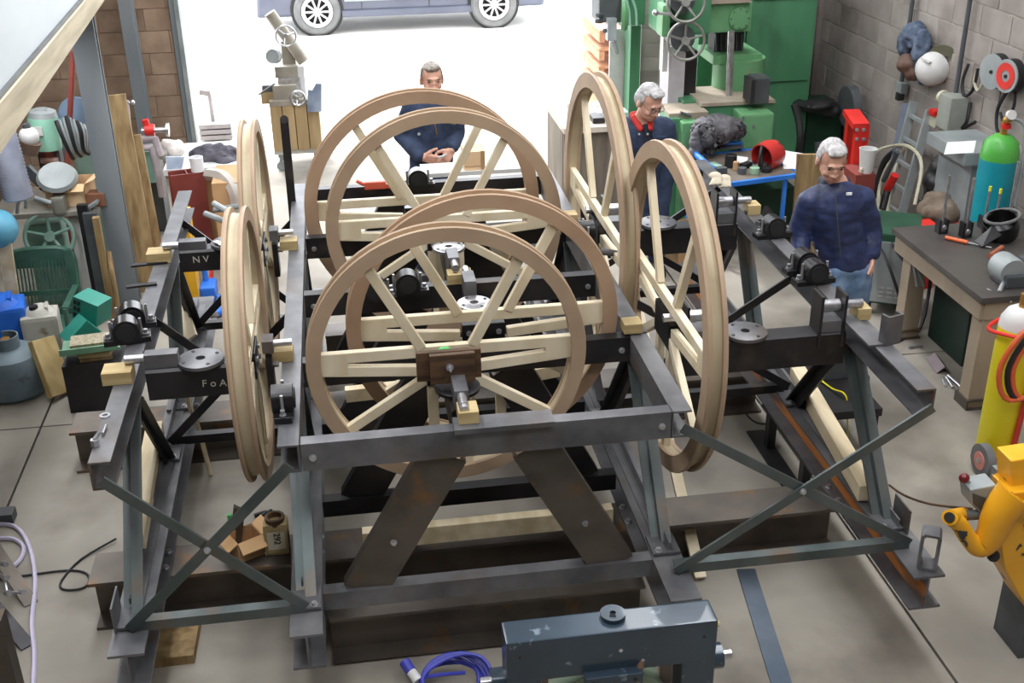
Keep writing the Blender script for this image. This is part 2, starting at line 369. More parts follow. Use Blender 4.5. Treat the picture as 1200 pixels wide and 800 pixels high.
# rails running away from the camera on top of them
for nm, x, y0, b in (('rail', XOL, 4.0, .15), ('rail', XIL, 4.0, .14), ('rail', XIR, 3.96, .14), ('rail', XOR, 3.94, .15)):
    o = part(MB().prism(I_(.183, b, .01, .013), (x, y0, ZR), (x, 7.75, ZR)), nm, STEEL)
    bolts(o, ZINC, [((x + s * .048, y, ZR - .17), (0, 0, 1), .014) for y in (4.82, 4.95, 6.33, 6.46) for s in (-1, 1)])
    if x == XOR:
        w_ = MB().poly([(x - .0055, 3.945, ZR - .165), (x - .0055, 7.74, ZR - .165), (x - .0055, 7.74, ZR - .06), (x - .0055, 3.945, ZR - .06)], .003, (-1, 0, 0)).build('rusty_web', RUST, o); w_['label'] = 'orange rust streak along the rail web' 
    inner = x in (XIL, XIR); s = 1 if x in (XIL, XOL) else -1
    part(MB().prism(L_(.06, .05, .007, s, True), (x - s * .02, 4.30, ZR), (x - s * .02, 7.6, ZR)), 'rail_angle', STEEL)
# upper beams along the frame
for x, s in ((XOL, 1), (XIL, -1), (XIR, 1), (XOR - .02, -1)):
    part(MB().prism(C_(.13, .088, .009, s), (x - s * .044, 4.18, ZT), (x - s * .044, 7.6, ZT)), 'top_beam', STEEL)
# cross beams between the inner pair
for k, y in enumerate(YBM):
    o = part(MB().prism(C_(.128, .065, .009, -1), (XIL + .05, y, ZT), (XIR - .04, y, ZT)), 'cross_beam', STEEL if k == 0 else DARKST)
    bolts(o, ZINC, [((XIL + .095, y, ZT - .066), (0, -1, 0), .0115), ((XIR - .085, y, ZT - .066), (0, -1, 0), .0115)])
    part(MB().prism(L_(.092, .07, .009, -1), (XIL + .072, y + .09, ZR - .002), (XIR - .072, y + .09, ZR - .002)), 'sill', STEEL if k == 0 else DARKST)
    for s in (-1, 1):          # sloping plates: broad channels from beam to sill
        a = V((.5 + s * .19, y + .03, ZT - .13)); b = V((.5 + s * .575, y + .112, ZR - .03))
        d = (b - a).normalized(); side = V((0, 0, 1)).cross(V((0, 1, 0)))
        mb = MB(); up = V((0, -1, 0))
        mb.prism([(-.10, 0), (.10, 0), (.10, -.06), (.09, -.06), (.09, -.009), (-.09, -.009), (-.09, -.06), (-.10, -.06)], a, b, up)
        o = part(mb, 'sloping_strut', STEELBR if k == 0 else DARKST)
        mb = MB(); q = a.lerp(b, .62); bolt(mb, q, (0, -1, 0), .011); mb.build('bolt', ZINC, o)
# A legs: each pair stands under a bearing
for x, s in ((XOL, 1), (XIL, 1), (XIR, -1), (XOR - .02, -1)):
    for ya, yf, yr in ((4.98, 4.23 if x < 0 else 4.36, 5.60), (6.66, 6.16, 7.25)):
        inner = x in (XIL, XIR)
        for yb in (yf, yr):
            top = V((x, ya + (.05 if yb > ya else -.05), ZT - .125)); bot = V((x, yb, ZR + .01))
            mb = MB(); w = .09
            mb.prism([(-w/2, -.035), (-.004, -.035), (-.004, 0), (w/2, 0), (w/2, -.01), (.006, -.01), (.006, -.08), (-.004, -.08), (-.004, -.045), (-w/2, -.045)], bot, top, (0, -1 if yb < ya else 1, .3))
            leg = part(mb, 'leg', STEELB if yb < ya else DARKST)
            mb = MB(); mb.box((x, yb, ZR + .012), (.13, .15, .014)); mb.build('foot_plate', STEEL, leg)
            mb = MB(); bolt(mb, (x + s * .035, yb - .055, ZR + .019), (0, 0, 1), .013); mb.build('bolt', ZINC, leg)
    if x in (XOL, XOR - .02):  # upright angle plate beside the front foot
        part(MB().box((x - s * .06, 4.22 if x < 0 else 4.33, ZR + .07), (.008, .16, .13)), 'gusset', STEEL)
# bays between inner and outer trestles: crossed flats, bottom ties
for xa, xb in ((XOL, XIL), (XIR, XOR)):
    for k, y in enumerate((4.155, 5.72, 7.2)):
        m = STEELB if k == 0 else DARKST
        part(MB().bar((xa + .0, y, ZT - .07), (xb - .0, y, ZR + .03), .012, .045, (0, 0, 1)), 'brace', m) if k != 99 else None
        part(MB().bar((xa - .0, y - .014, ZR + .02), (xb + .0, y - .014, ZT - .07), .012, .045, (0, 0, 1)), 'brace', m)
        o = part(MB().prism(L_(.05, .05, .006, -1), (xa, y - .005, ZR + .045), (xb, y - .005, ZR + .045)), 'bottom_tie', m)
        mb = MB(); bolt(mb, ((xa+xb)/2, y - .022, (ZT+ZR)/2 - .022), (0, -1, 0), .011); mb.build('bolt', ZINC, o)
# diagonal struts along the sides
for x in (XIL, XIR):
    part(MB().bar((x, 5.7, ZR + .05), (x, 6.5, ZT - .15), .045, .01, (0, 0, 1)), 'brace', DARKST)
part(MB().box(((XIR+.0), 5.05, ZT + .004), (.088, .2, .008)), 'packing_plate', STEEL); part(MB().box((.56, 4.15 + .05, ZT + .012), (.42, .11, .022)), 'packing_plate', STEEL)

# steel loop standing on the right rail's front end
one(MB().prism([(-.032, 0), (.032, 0), (.04, .008), (.04, .152), (.032, .16), (-.032, .16), (-.04, .152), (-.04, .008)], (0, 0, 0), (0, 1, 0)), 'tmp', STEEL, 'x', 'x') if 0 else None
def loop_prof(w, h, t, r=.012):
    o = [(-w/2+r, 0), (w/2-r, 0), (w/2, r), (w/2, h-r), (w/2-r, h), (-w/2+r, h), (-w/2, h-r), (-w/2, r)]
    return o
mb = MB(); c = PZ(1086, 662, ZR + .002); w, h, t, dpt = .085, .19, .012, .085; LR = Matrix.Rotation(math.radians(-28), 3, 'Z')
po_ = loop_prof(w, h, t); pi_ = [(x * (w - 2*t) / w, t + y * (h - 2*t) / h) for x, y in po_]
R4 = []
for yy in (-dpt/2, dpt/2):
    R4.append([mb.bm.verts.new(c + LR @ V((x, yy, y))) for x, y in po_]); R4.append([mb.bm.verts.new(c + LR @ V((x, yy, y))) for x, y in pi_])
n = len(po_)
for i in range(n):
    k = (i + 1) % n
    for a, b in ((0, 2), (1, 3), (0, 1), (2, 3)): mb.bm.faces.new((R4[a][i], R4[a][k], R4[b][k], R4[b][i]))
one(mb, 'steel_loop', STEEL, 'rectangular hoop of flat steel standing upright on the front end of the rusty rail', 'steel hoop')
one(MB().bar(PY(345, 268, 7.25), PY(333, 140, 7.25), .052, .012, (0, 1, 0)).cyl(PY(333, 140, 7.244), PY(333, 140, 7.256), .026, n=20), 'steel_flat', DARKST, 'black round-ended steel flat standing upright behind the left inner beam', 'steel bar')
# ================================================================== wheels
def make_wheel(R, label, face=RIM, name='bell_wheel'):
    root = thing(name, label, 'wheel', (0, 0, 0), 'wooden bell wheels in the frame')
    n = 72; rw = .068 * R / .64
    for s, nm in ((-1, 'front_shroud'), (1, 'rear_shroud')):
        ya, yb = (s * .024, s * .045)
        MB().lathe([(R - rw, ya), (R - .004, ya), (R, (ya+yb)/2), (R - .004, yb), (R - rw, yb), (R - rw, ya)], (0, 0, 0), (0, 1, 0), n).build(nm, face, root, smooth=True)
    MB().lathe([(R - rw + .003, -.025), (R - .028, -.025), (R - .034, 0), (R - .028, .025), (R - rw + .003, .025), (R - rw + .003, -.025)], (0, 0, 0), (0, 1, 0), n).build('sole', SOLE, root, smooth=True)
    k = R / .635; ri = R - rw + .012; w = .046; t = .036
    def sp(p0, p1, nm='spoke', y=0, ww=w, tt=t): return MB().bar((p0[0]*k, y, p0[1]*k), (p1[0]*k, y, p1[1]*k), tt, ww, (0, 0, 1) if abs(p1[0]-p0[0]) > abs(p1[1]-p0[1]) else (1, 0, 0)).build(nm, PINE, root, bevel=.003)
    a = math.sqrt(max(ri*ri - (.03*k)**2, 0)) / k
    sp((-a, .034), (a, .034), 'cross_bar', 0, .052)
    for s in (-1, 1):
        sp((s * a, -.024), (s * .11, -.062), 'lower_bar', 0, .05); sp((s * a, .005), (s * (a - .13), .005), 'end_block', 0, .108, .0372)
        f = ri / k
        sp((s * .115, .05), (s * f * math.sin(math.radians(36)), f * math.cos(math.radians(36))), 'spoke', -.004)
        sp((s * .09, -.10), (s * f * math.cos(math.radians(36)), -f * math.sin(math.radians(36))), 'spoke', .003)
        sp((s * .075, -.05), (s * .075, -f * .985), 'spoke', 0, .05)
    hb = MB().box((0, .0, -.07*k), (.20*k, .05, .13*k), bev=.003).build('hub_bracket', CAST, root)
    for s in (-1, 1): MB().cyl((s*.07*k, -.024, -.045*k), (s*.07*k, -.036, -.045*k), .014, n=6).build('bolt', ZINC, hb); MB().cyl((s*.07*k, -.024, -.1*k), (s*.07*k, -.036, -.1*k), .014, n=6).build('bolt', ZINC, hb)
    return root
WH = []
for R, x, y, ax, lb, fc in (
    (.635, .38, 4.726, 'Y', 'nearest brown wooden bell wheel, behind the front beam with dark clamp boards on its hub', RIM),
    (.656, .586, 5.064, 'Y', 'brown wooden bell wheel second from the front, partly hidden by the nearest wheel', RIMR),
    (.690, .534, 6.428, 'Y', 'wooden bell wheel third from the front, crossing the chest of the man in coveralls', RIM),
    (.716, .436, 6.794, 'Y', 'farthest wooden bell wheel, its rim crossing the chin of the man in coveralls', RIMR),
    (.815, 1.50, 5.068, 'X', 'tall pale bell wheel seen edge-on on the near right side of the frame', RIM),
    (.842, 1.44, 6.391, 'X', 'tall edge-on bell wheel at the far right beside the man with red collar', RIM),
    (.640, -.515, 5.009, 'X', 'narrow edge-on bell wheel on the near left side of the frame', RIM),
    (.668, -.53, 6.425, 'X', 'narrow edge-on bell wheel on the far left side, behind the near left one', RIM)):
    w = make_wheel(R, lb, fc); w.location = (x, y, 1.372)
    if ax == 'X': w.rotation_euler = (0, 0, PI / 2)
    WH.append(w)
# ================================================================== headstocks
def headstock(label, c, L0, L1, axis, ztop, box_ends=(1, 1), disc_r=.105, h=.165, w=.11, dz=0., mdisc=STEEL):
    """c: disc centre; beam from L0 to L1 along the axis; axle stubs at z 1.38"""
    root = thing('headstock', label, 'headstock', (c[0], c[1], ztop - h), 'steel bell headstocks')
    X = V((1, 0, 0)) if axis == 'X' else V((0, 1, 0)); cc = V((c[0], c[1], 0)); S = V((-X.y, X.x, 0))
    p = lambda t, z, s=0: cc + X * t + V((0, 0, z)) + S * s
    MB().prism([(-w/2, -h), (w/2, -h), (w/2, -.012), (w/2-.012, 0), (-w/2+.012, 0), (-w/2, -.012)], p(L0, ztop), p(L1, ztop)).build('beam', DARKST, root)
    d = MB().lathe([(.022, 0), (disc_r, 0), (disc_r, .016), (disc_r-.003, .018), (.022, .018), (.022, 0)], p(0, ztop + .004 + dz), (0, 0, 1), 40).build('bell_plate', mdisc, root, smooth=True)
    for k in range(4):
        a = k * PI / 2 + .5; q = p(0, ztop + .0225 + dz) + V((math.cos(a), math.sin(a), 0)) * disc_r * .78; MB().cyl(q, q + V((0, 0, .002)), .009, n=10).build('bolt_hole', BLACK, d)
    for e, (L, sg) in zip(box_ends, ((L0, 1), (L1, -1))):
        if not e: continue
        hh = 1.41 - ztop; mb = MB()
        if e == 1:
            mb.box(p(L + sg * .075, ztop + hh / 2 - .004), (.15 if axis == 'X' else .062, .062 if axis == 'X' else .15, hh)); mb.build('axle_box', STEEL, root, bevel=.003)
        elif e == 2:           # two cheek plates carrying a tube
            for q in (.02, .14): MB().box(p(L + sg * q, ztop - .02 + hh / 2), (.014 if axis == 'X' else .12, .12 if axis == 'X' else .014, hh + .12)).build('cheek_plate', DARKST, root)
            mb.box(p(L + sg * .08, ztop + .03), (.11 if axis == 'X' else .1, .1 if axis == 'X' else .11, .06)); mb.build('spacer_block', STEEL, root)
            MB().cyl(p(L + sg * .03, 1.378), p(L + sg * .135, 1.378), .03, n=20).build('axle_tube', BRIGHT, root, smooth=True)
        MB().cyl(p(L + sg * .02, 1.378), p(L - sg * .088, 1.378), .0215, n=20).build('axle', BRIGHT, root, smooth=True)
    return root
headstock('dark steel headstock with chalk marks and round plate at the near left of the frame', (-.735, 4.93), -.245, .19, 'X', 1.338, (1, 0), .105, .15)
headstock('dark steel headstock chalked N V at the far left of the frame', (-.70, 6.36), -.275, .16, 'X', 1.36, (1, 0), .1, .125)
headstock('dark steel headstock with grey round plate and tall cranked end at the near right', (1.86, 4.93), -.33, .50, 'X', 1.255, (2, 2), .108, .175)
headstock('dark steel headstock with round plate behind the near right wheel', (1.84, 6.50), -.36, .49, 'X', 1.255, (2, 2), .112, .175)
headstock('short steel headstock behind the dark clamp boards of the nearest wheel', (.40, 4.50), -.18, .20, 'Y', 1.315, (1, 0), .10, .15, .09, 0., DARKST)
headstock('steel headstock with shiny round plate behind the second wheel', (.575, 5.33), -.20, .30, 'Y', 1.315, (0, 1), .086, .14, .06, .02, BRIGHT)
headstock('steel headstock with shiny round plate seen through the nearest rim', (.525, 6.12), -.30, .28, 'Y', 1.315, (1, 0), .092, .14, .06, .02, BRIGHT)
hs = [o for o in C.objects if o.name.startswith('headstock') and o.parent is None]
CHALK = mat('chalk', (176, 172, 160), (190, 186, 174), .9)
text(hs[1], 'N V', .055, (-.86, 6.303, 1.305), (1, 0, 0), (0, 0, 1), CHALK, 'chalk_mark')
text(hs[0], 'F o A V', .05, (-.66, 4.873, 1.25), (1, 0, -.05), (0, 0, 1), CHALK, 'chalk_mark')
# hub plates seen on the wheels' inner sides, and timber packing blocks under the axles
def wblock(p, d, label, m=BLOCKW, rz=0):
    return one(MB().box((p[0], p[1], p[2] + d[2] / 2), d, Matrix.Rotation(rz, 3, 'Z'), .002), 'packing_block', m, label, 'wood block', 'timber packing blocks under the axles')
for p, d, lb in (((.415, 4.235, ZT + .024), (.085, .10, .055), 'small timber block on the front beam under the nearest axle'),
    ((.545, 5.755, ZT + .001), (.13, .09, .055), 'timber block on the middle cross beam between the two shiny plates'),
    ((-.37, 4.99, ZT + .001), (.1, .09, .055), 'timber block on the near left inner beam beside the edge-on wheel'),
    ((-.37, 6.42, ZT + .001), (.1, .09, .055), 'timber block on the far left inner beam under the axle'),
    ((1.30, 4.98, ZT + .009), (.09, .09, .05), 'timber block on the right inner beam beside the tall near wheel'),
    ((1.30, 6.55, ZT + .001), (.09, .09, .055), 'timber block on the right inner beam beside the far right wheel'),
    ((-1.10, 4.90, ZT + .001), (.13, .11, .06), 'timber block on the outer left beam under the near headstock'),
    ((-1.09, 6.36, ZT + .001), (.13, .11, .06), 'timber block on the outer left beam under the far headstock'),
    ((2.455, 4.95, ZT + .001), (.07, .1, .06), 'timber block on the outer right beam under the cranked headstock'),
    ((2.43, 6.50, ZT + .001), (.08, .1, .06), 'timber block on the outer right beam under the far headstock')): wblock(p, d, lb)
for (x, y, s) in ((-.43, 4.95, 1), (-.45, 6.42, 1)):
    h = hs[0] if y < 5.5 else hs[1]
    MB().box((x, y + .02, 1.385), (.05, .09, .06)).build('axle_box', STEEL, h); MB().cyl((x, y + .02, 1.385), (x + .11, y + .02, 1.385), .017, n=16).build('axle', BRIGHT, h, smooth=True)
    mb = MB(); mb.box((x, y, 1.24), (.03, .1, .2)); mb.build('hub_plate', CAST, h)
    MB().cyl((x + .015, y, 1.29), (x + .04, y, 1.29), .018, n=8).build('bolt', ZINC, h)
MB().cyl((.40, 4.33, 1.375), (.40, 4.20, 1.375), .021, n=16).build('axle', BRIGHT, hs[4], smooth=True)
# dark clamp boards on the nearest wheel's headstock
cb = thing('clamp_boards', 'pair of dark stained boards bolted upright on the hub of the nearest wheel', 'boards', (.39, 4.45, 1.34))
for nm, y, a, b in (('board', 4.52, (487, 413), (564, 440)), ('board', 4.485, (503, 416), (557, 445))):
    p, q = PY(a[0], a[1], y), PY(b[0], b[1], y)
    MB().box((p + q) / 2, (abs(q.x - p.x), .025, abs(p.z - q.z)), bev=.002).build(nm, DARKW, cb)
p = PY(527, 430, 4.47); MB().cyl(p, p + V((0, -.045, 0)), .010, .004, 10).build('bolt', ZINC, cb, smooth=True); MB().cyl(p + V((0, .0, 0)), p + V((0, -.008, 0)), .017, n=8).build('nut', ZINC, cb)
one(MB().sph(PY(521, 412, 4.55), .035, 14, (1, 1, .6)), 'tape_roll', mat('green_plastic', (40, 150, 60), (60, 170, 76), .4), 'small bright green lump behind the dark clamp boards', 'tape', smooth=True)
# ================================================================== plummer block bearings
def bearing(label, p, rz=0., s=1.):
    root = thing('bearing_housing', label, 'bearing', p, 'black cast bearing housings standing on the beams')
    p = V(p); Rz = Matrix.Rotation(rz, 3, 'Z'); q = lambda x, y, z: p + Rz @ V((x*s, y*s, z*s))
    MB().box(q(0, 0, .014), (.22*s, .075*s, .028*s), Rz, .004).build('base', CAST, root)
    mb = MB(); ax = Rz @ V((0, 1, 0)); mb.cyl(q(0, -.045, .065), q(0, .045, .065), .062*s, n=28); mb.box(q(0, 0, .035), (.124*s, .085*s, .06*s), Rz); mb.build('housing', CAST, root, smooth=True)
    mb = MB(); mb.cyl(q(0, -.052, .065), q(0, -.044, .065), .045*s, n=24); mb.build('bore', BLACK, root, smooth=True)
    bolts(root, ZINC, [(q(x, 0, .028), (0, 0, 1), .011*s, .02*s) for x in (-.088, .088)])
    for x in (-.07, .07): MB().cyl(q(x, 0, .03), q(x, 0, .115), .007*s, n=8).build('cap_stud', ZINC, root)
    return root
for px, py, rz, lb in ((150, 400, .15, 'front one of two black bearing housings on the outer left beam'), (157, 383, .15, 'rear one of two black bearing housings on the outer left beam'),
                   (953, 331, .1, 'front one of the black bearing pair beside the man in the padded jacket'), (941, 318, .1, 'rear one of the black bearing pair beside the man in the padded jacket'),
                   (905, 277, .1, 'black bearing housing further back on the outer right beam'), (478, 344, 0, 'black bearing housing on the middle cross beam behind the nearest wheel'),
                   (440, 352, 0, 'black bearing housing half hidden behind the nearest rim on the middle cross beam'),
                   (490, 219, 0, 'black bearing housing on the rear cross beam in front of the man in coveralls'),
                   (333, 482, PI/2, 'black bearing housing on the near left inner beam in front of the timber block'), (686, 283, PI/2, 'black bearing housing at the far end of the right inner beam')):
    p = PZ(px, py, ZT + .002); bearing(lb, (p.x, p.y, p.z), rz)
# loose steel on the outer right beam
one(MB().prism(L_(.012, .075, .01, 1), PZ(1001, 369, ZT + .012), PZ(1036, 403, ZT + .012)), 'steel_bar', STEEL, 'thick steel bar lying along the outer right beam before the upright channel', 'steel bar')
p = PZ(1046, 404, ZT + .001); ca_ = MB(); ca_.prism([(-.045, 0), (-.045, -.05), (-.035, -.05), (-.035, -.01), (.035, -.01), (.035, -.05), (.045, -.05), (.045, 0)], p, p + V((0, 0, .15)), (.3, -1, 0)); one(ca_, 'channel_offcut', STEEL, 'short steel channel offcut standing upright on the outer right beam', 'offcut')
for k, (x, y, r, lb) in enumerate(((878, 250, .03, 'small steel ring among the scraps on the far outer right beam'), (892, 262, .035, 'larger steel ring among the scraps on the far outer right beam'))):
    one(MB().lathe([(r*.6, 0), (r, 0), (r, .02), (r*.6, .02), (r*.6, 0)], PZ(x, y, ZT + .001), n=18), 'steel_ring', GREYD, lb, 'ring')
# ================================================================== loose timbers on the frame
one(MB().bar(PZ(157, 628, .58) + V((0, 0, -.04)), PZ(181, 493, .58) + V((0, 0, -.04)), .088, .075), 'timber_batten', PINEB, 'pale square timber lying on the left outer rail', 'timber', bevel=.003)
one(MB().bar(PZ(934, 436, ZR + .055), PZ(1016, 578, ZR + .055), .085, .09), 'timber_batten', PINEB, 'pale square timber lying on the right outer rail beside the rust', 'timber', bevel=.004)
one(MB().bar((-.07, 4.78, .38), (1.18, 4.78, .38), .06, .1), 'timber_batten', PINEB, 'pale plank lying across behind the two sloping struts', 'timber', bevel=.003)
one(MB().bar(PZ(740, 330, .95), PZ(821, 677, .02), .06, .022, (0, -1, 1)), 'timber_slat', PINE, 'pale slat leaning through the near right wheel down to the floor', 'timber', bevel=.002)
one(MB().bar(PZ(700, 300, .465), PZ(705, 270, .9), .05, .02), 'timber_slat', PINE, 'pale slat upright behind the far right wheel', 'timber') if 0 else None
mb = MB(); pts = bez([PZ(215, 445, .9), PZ(222, 475, .6), PZ(232, 500, .35), PZ(247, 556, .01)], 12); mb.tube(pts, .014, 6); one(mb, 'bent_lath', PINEB, 'thin bent wooden lath leaning inside the left bay', 'lath')
one(MB().bar(PY(222, 398, 6.9), PY(202, 340, 7.3), .12, .02, (0, -1, 0)), 'offcut_board', PINE, 'white board leaning inside the far left bay', 'board')
for q in ((1.0, 'x'),): pass
one(MB().bar(PY(405, 462, 5.35), PY(470, 455, 5.35), .05, .07), 'timber_offcut', PINEB, 'short pale timber offcut behind the lower left of the nearest wheel', 'timber')
one(MB().bar(PY(615, 440, 5.5), PY(655, 432, 5.5), .05, .07), 'timber_offcut', PINEB, 'short pale timber offcut behind the lower right of the nearest wheel', 'timber')
# ================================================================== helpers for clutter
def ext(x0, y0, x1, y1, Y):
    """world x-range and z-range of a pixel box read off at distance Y"""
    a, b = PY(x0, (y0+y1)/2, Y), PY(x1, (y0+y1)/2, Y); c, d = PY((x0+x1)/2, y0, Y), PY((x0+x1)/2, y1, Y)
    return a.x, b.x, d.z, c.z
def bx(mb, x0, y0, x1, y1, Y, dep, bev=0., z0=None):
    a, b, lo, hi = ext(x0, y0, x1, y1, Y); lo = lo if z0 is None else z0
    mb.box(((a+b)/2, Y + dep/2, (lo+hi)/2), (b-a, dep, hi-lo), bev=bev); return a, b, lo, hi
def handwheel(par, name, c, R, axis, m, spokes=5, r=.012, dish=.02):
    ax = V(axis).normalized(); q = ax.to_track_quat('Z', 'Y'); c = V(c)
    P = lambda a, rr, h=0: c + q @ V((math.cos(a)*rr, math.sin(a)*rr, h))
    o = MB().tube([P(k*2*PI/28, R) for k in range(28)], r, 8, True).build(name, m, par, smooth=True)
    for k in range(spokes): MB().cyl(P(k*2*PI/spokes+.3, .01, -dish), P(k*2*PI/spokes+.3, R), r*.95, r*.7, n=8).build('spoke', m, o, smooth=True)
    MB().cyl(c - ax*(dish+.015), c + ax*.012, R*.22, n=16).build('hub', m, o, smooth=True)
    return o
# ================================================================== right: steel bench and what stands on it
BT = .80
bn = thing('workbench', 'heavy steel-topped workbench with worn timber legs at the right edge', 'workbench', (4.3, 6.7, 0))
APR = mat('worn_bench_timber', (140, 126, 108), (166, 150, 130), .8, 0, 3, (1, 1, .4), bump=.08)
MB().box((4.33, 6.69, BT - .02), (1.08, 1.26, .04), bev=.004).build('bench_top', mat('oily_steel_plate', (72, 68, 66), (92, 88, 84), .45, .35, 3), bn)
for x, y in ((3.86, 6.15), (3.90, 7.2), (4.78, 6.15), (4.78, 7.2)):
    l = MB().box((x + .04, y, .36), (.13, .12, .72), bev=.006).build('leg', APR, bn)
    MB().prism(C_(.07, .16, .01), (x - .04, y - .08, .07), (x - .04, y + .08, .07)).build('foot', STEELBR, l)
MB().box((3.83, 6.69, BT - .10), (.04, 1.2, .12)).build('apron', APR, bn); MB().box((4.33, 6.1, BT - .10), (1.0, .04, .12)).build('apron', APR, bn)
# vice
vc = thing('bench_vice', 'grey bench vice bolted to the near corner of the steel bench', 'vice', (4.07, 6.22, BT))
p0 = PZ(1150, 335, BT)
px = lambda x, y, z: V((4.08 + x, 6.26 + y, BT + z))
MB().box(px(0, 0, .04), (.16, .2, .08), bev=.012).build('base', GREYD, vc)
MB().lathe([(.02, -.08), (.085, -.08), (.09, -.06), (.09, .06), (.085, .08), (.02, .08)], px(-.02, .02, .09), (0, 1, .0), 20).build('rear_jaw', GREY, vc, smooth=True)
MB().box(px(.11, -.02, .10), (.09, .16, .12), bev=.015).build('front_jaw', GREYD, vc); MB().box(px(.21, -.02, .08), (.14, .1, .08), bev=.012).build('slide', GREYD, vc)
MB().cyl(px(-.19, -.07, .0), px(-.09, -.2, -.04), .008, n=8).build('handle', ZINC, vc); MB().cyl(px(-.14, -.13, -.0), px(-.02, -.0, .06), .014, n=10).build('screw', ZINC, vc)
# studded clamp blocks
for k, (bxx, byy, tx, ty, w, cap, lb) in enumerate(((1105, 274, 1113, 205, .05, 0, 'tall threaded rod in a black block, leftmost on the steel bench'), (1133, 279, 1142, 209, .055, 0, 'tall threaded rod in a black block, second from the left on the steel bench'),
        (1155, 268, 1161, 219, .045, 1, 'thin yellow-tipped rod in a black block beside the teal bottle'), (1168, 266, 1173, 222, .045, 1, 'thin yellow-tipped rod nearer the bench end, right of its twin'), (1184, 262, 1194, 189, .055, 0, 'tall threaded rod in a black block, rightmost on the steel bench'))):
    p = PZ(bxx, byy, BT); t = PY(tx, ty, p.y + .03)
    r = thing('rod_clamp', lb, 'clamp', p, 'rods standing in black blocks on the bench')
    MB().prism([(-.035, 0), (.035, 0), (.035, w*2), (.02, w*2), (.02, .012), (-.02, .012), (-.02, w*2), (-.035, w*2)], p + V((0, 0, .0)), p + V((0, .06, 0)), (0, 0, 1)).build('channel_block', DARKST, r)
    MB().cyl((p.x + .0, p.y + .03, BT + .02), (p.x + (t.x - p.x) * .6, p.y + .03, t.z), .011 if not cap else .008, n=10).build('threaded_rod', BRIGHT, r, smooth=True)
    if cap: MB().cyl((p.x + (t.x-p.x)*.6, p.y+.03, t.z - .03), (p.x + (t.x-p.x)*.6, p.y+.03, t.z + .005), .010, n=10).build('yellow_tip', YELC, r)
    mb = MB(); bolt(mb, p + V((0, -.001, .05)), (0, -1, 0), .014); mb.build('bolt', ZINC, r)
# welding helmet (black) on the bench
wh = thing('welding_helmet', 'black welding helmet lying open side up on the steel bench', 'helmet', PZ(1172, 285, BT))
c = PZ(1172, 284, BT) + V((.02, .06, .09))
MB().lathe([(.115, .06), (.125, .0), (.115, -.06), (.07, -.10), (.0, -.11), (.0, -.10), (.065, -.092), (.107, -.055), (.117, 0), (.108, .06), (.115, .06)], c, (-.35, -.25, .9), 28).build('shell', CAST, wh, smooth=True)
MB().poly([c + V((-.10, -.06, .03)), c + V((-.22, -.08, -.06)), c + V((-.2, -.15, -.08)), c + V((-.06, -.13, -.01))], .008).build('bib', CAST, wh)
MB().tube([c + V((.11*math.cos(a), .11*math.sin(a), .075 + .03*math.cos(a))) for a in [k*2*PI/20 for k in range(20)]], .012, 8, True).build('head_band', RUBG, wh, smooth=True)
# loose tools
def rod(x0, y0, x1, y1, z, r, m, name, lb, cat='rod', group=None):
    a, b = PZ(x0, y0, z + r), PZ(x1, y1, z + r); return one(MB().cyl(a, b, r, n=10), name, m, lb, cat, group, smooth=True)
sd = thing('screwdriver', 'orange-handled screwdriver on the steel bench below the clamp blocks', 'screwdriver', PZ(1122, 282, BT))
a, b, c2 = PZ(1108, 278, BT + .015), PZ(1134, 284, BT + .015), PZ(1162, 290, BT + .01)
MB().cyl(a, b, .014, n=10).build('handle', mat('orange_plastic', (214, 96, 50), (226, 112, 66), .45), sd, smooth=True); MB().cyl(b, c2, .006, n=8).build('blade', ZINC, sd)
rod(1160, 300, 1174, 290, BT, .018, mat('red_brown_handle', (150, 84, 62), (166, 98, 74), .6), 'tool_handle', 'short red-brown wooden handle on the bench behind the vice', 'handle')
for k, (q, lb) in enumerate((((1174, 297, 1192, 304), 'bright spanner behind the vice, left one'), ((1180, 302, 1199, 306), 'bright spanner behind the vice, right one'))):
    a, b = PZ(q[0], q[1], BT + .008), PZ(q[2], q[3], BT + .008); s = thing('spanner', lb, 'spanner', a, 'spanners on the bench')
    MB().bar(a, b, .016, .006).build('shank', BRIGHT, s); MB().lathe([(.010, -.004), (.02, -.004), (.02, .004), (.010, .004), (.010, -.004)], b, (0, 0, 1), 14).build('ring', BRIGHT, s); MB().box(a, (.035, .028, .008)).build('jaw', BRIGHT, s)
rod(1070, 275, 1112, 306, BT - .02, .006, BRIGHT, 'round_bar', 'thin bright bar along the left edge of the steel bench') if 0 else None
pl = thing('pliers', 'grey pliers hanging on the front leg of the steel bench', 'pliers', PY(1078, 325, 7.05))
for dx in (0, 8): 
    MB().tube(bez([PY(1071 + dx*.2, 310, 7.08), PY(1073 + dx*.6, 322, 7.05), PY(1075 + dx, 335, 7.05)], 8), .012, 8).build('handle', GREY, pl, smooth=True)
# dark welding set under the bench
ox = thing('welding_set', 'dark green welding set with white lettering under the steel bench', 'welder', (4.40, 6.85, 0))
MB().box((4.40, 6.9, .30), (.62, .5, .60), bev=.01).build('case', mat('bottle_green', (18, 40, 34), (28, 52, 44), .5), ox)
text(ox, 'OXFORD', .085, (4.32, 6.642, .50), (1, 0, 0), (0, 0, 1), CHALK, 'lettering'); MB().box((4.38, 6.645, .435), (.5, .006, .008)).build('trim_strip', GREY, ox)
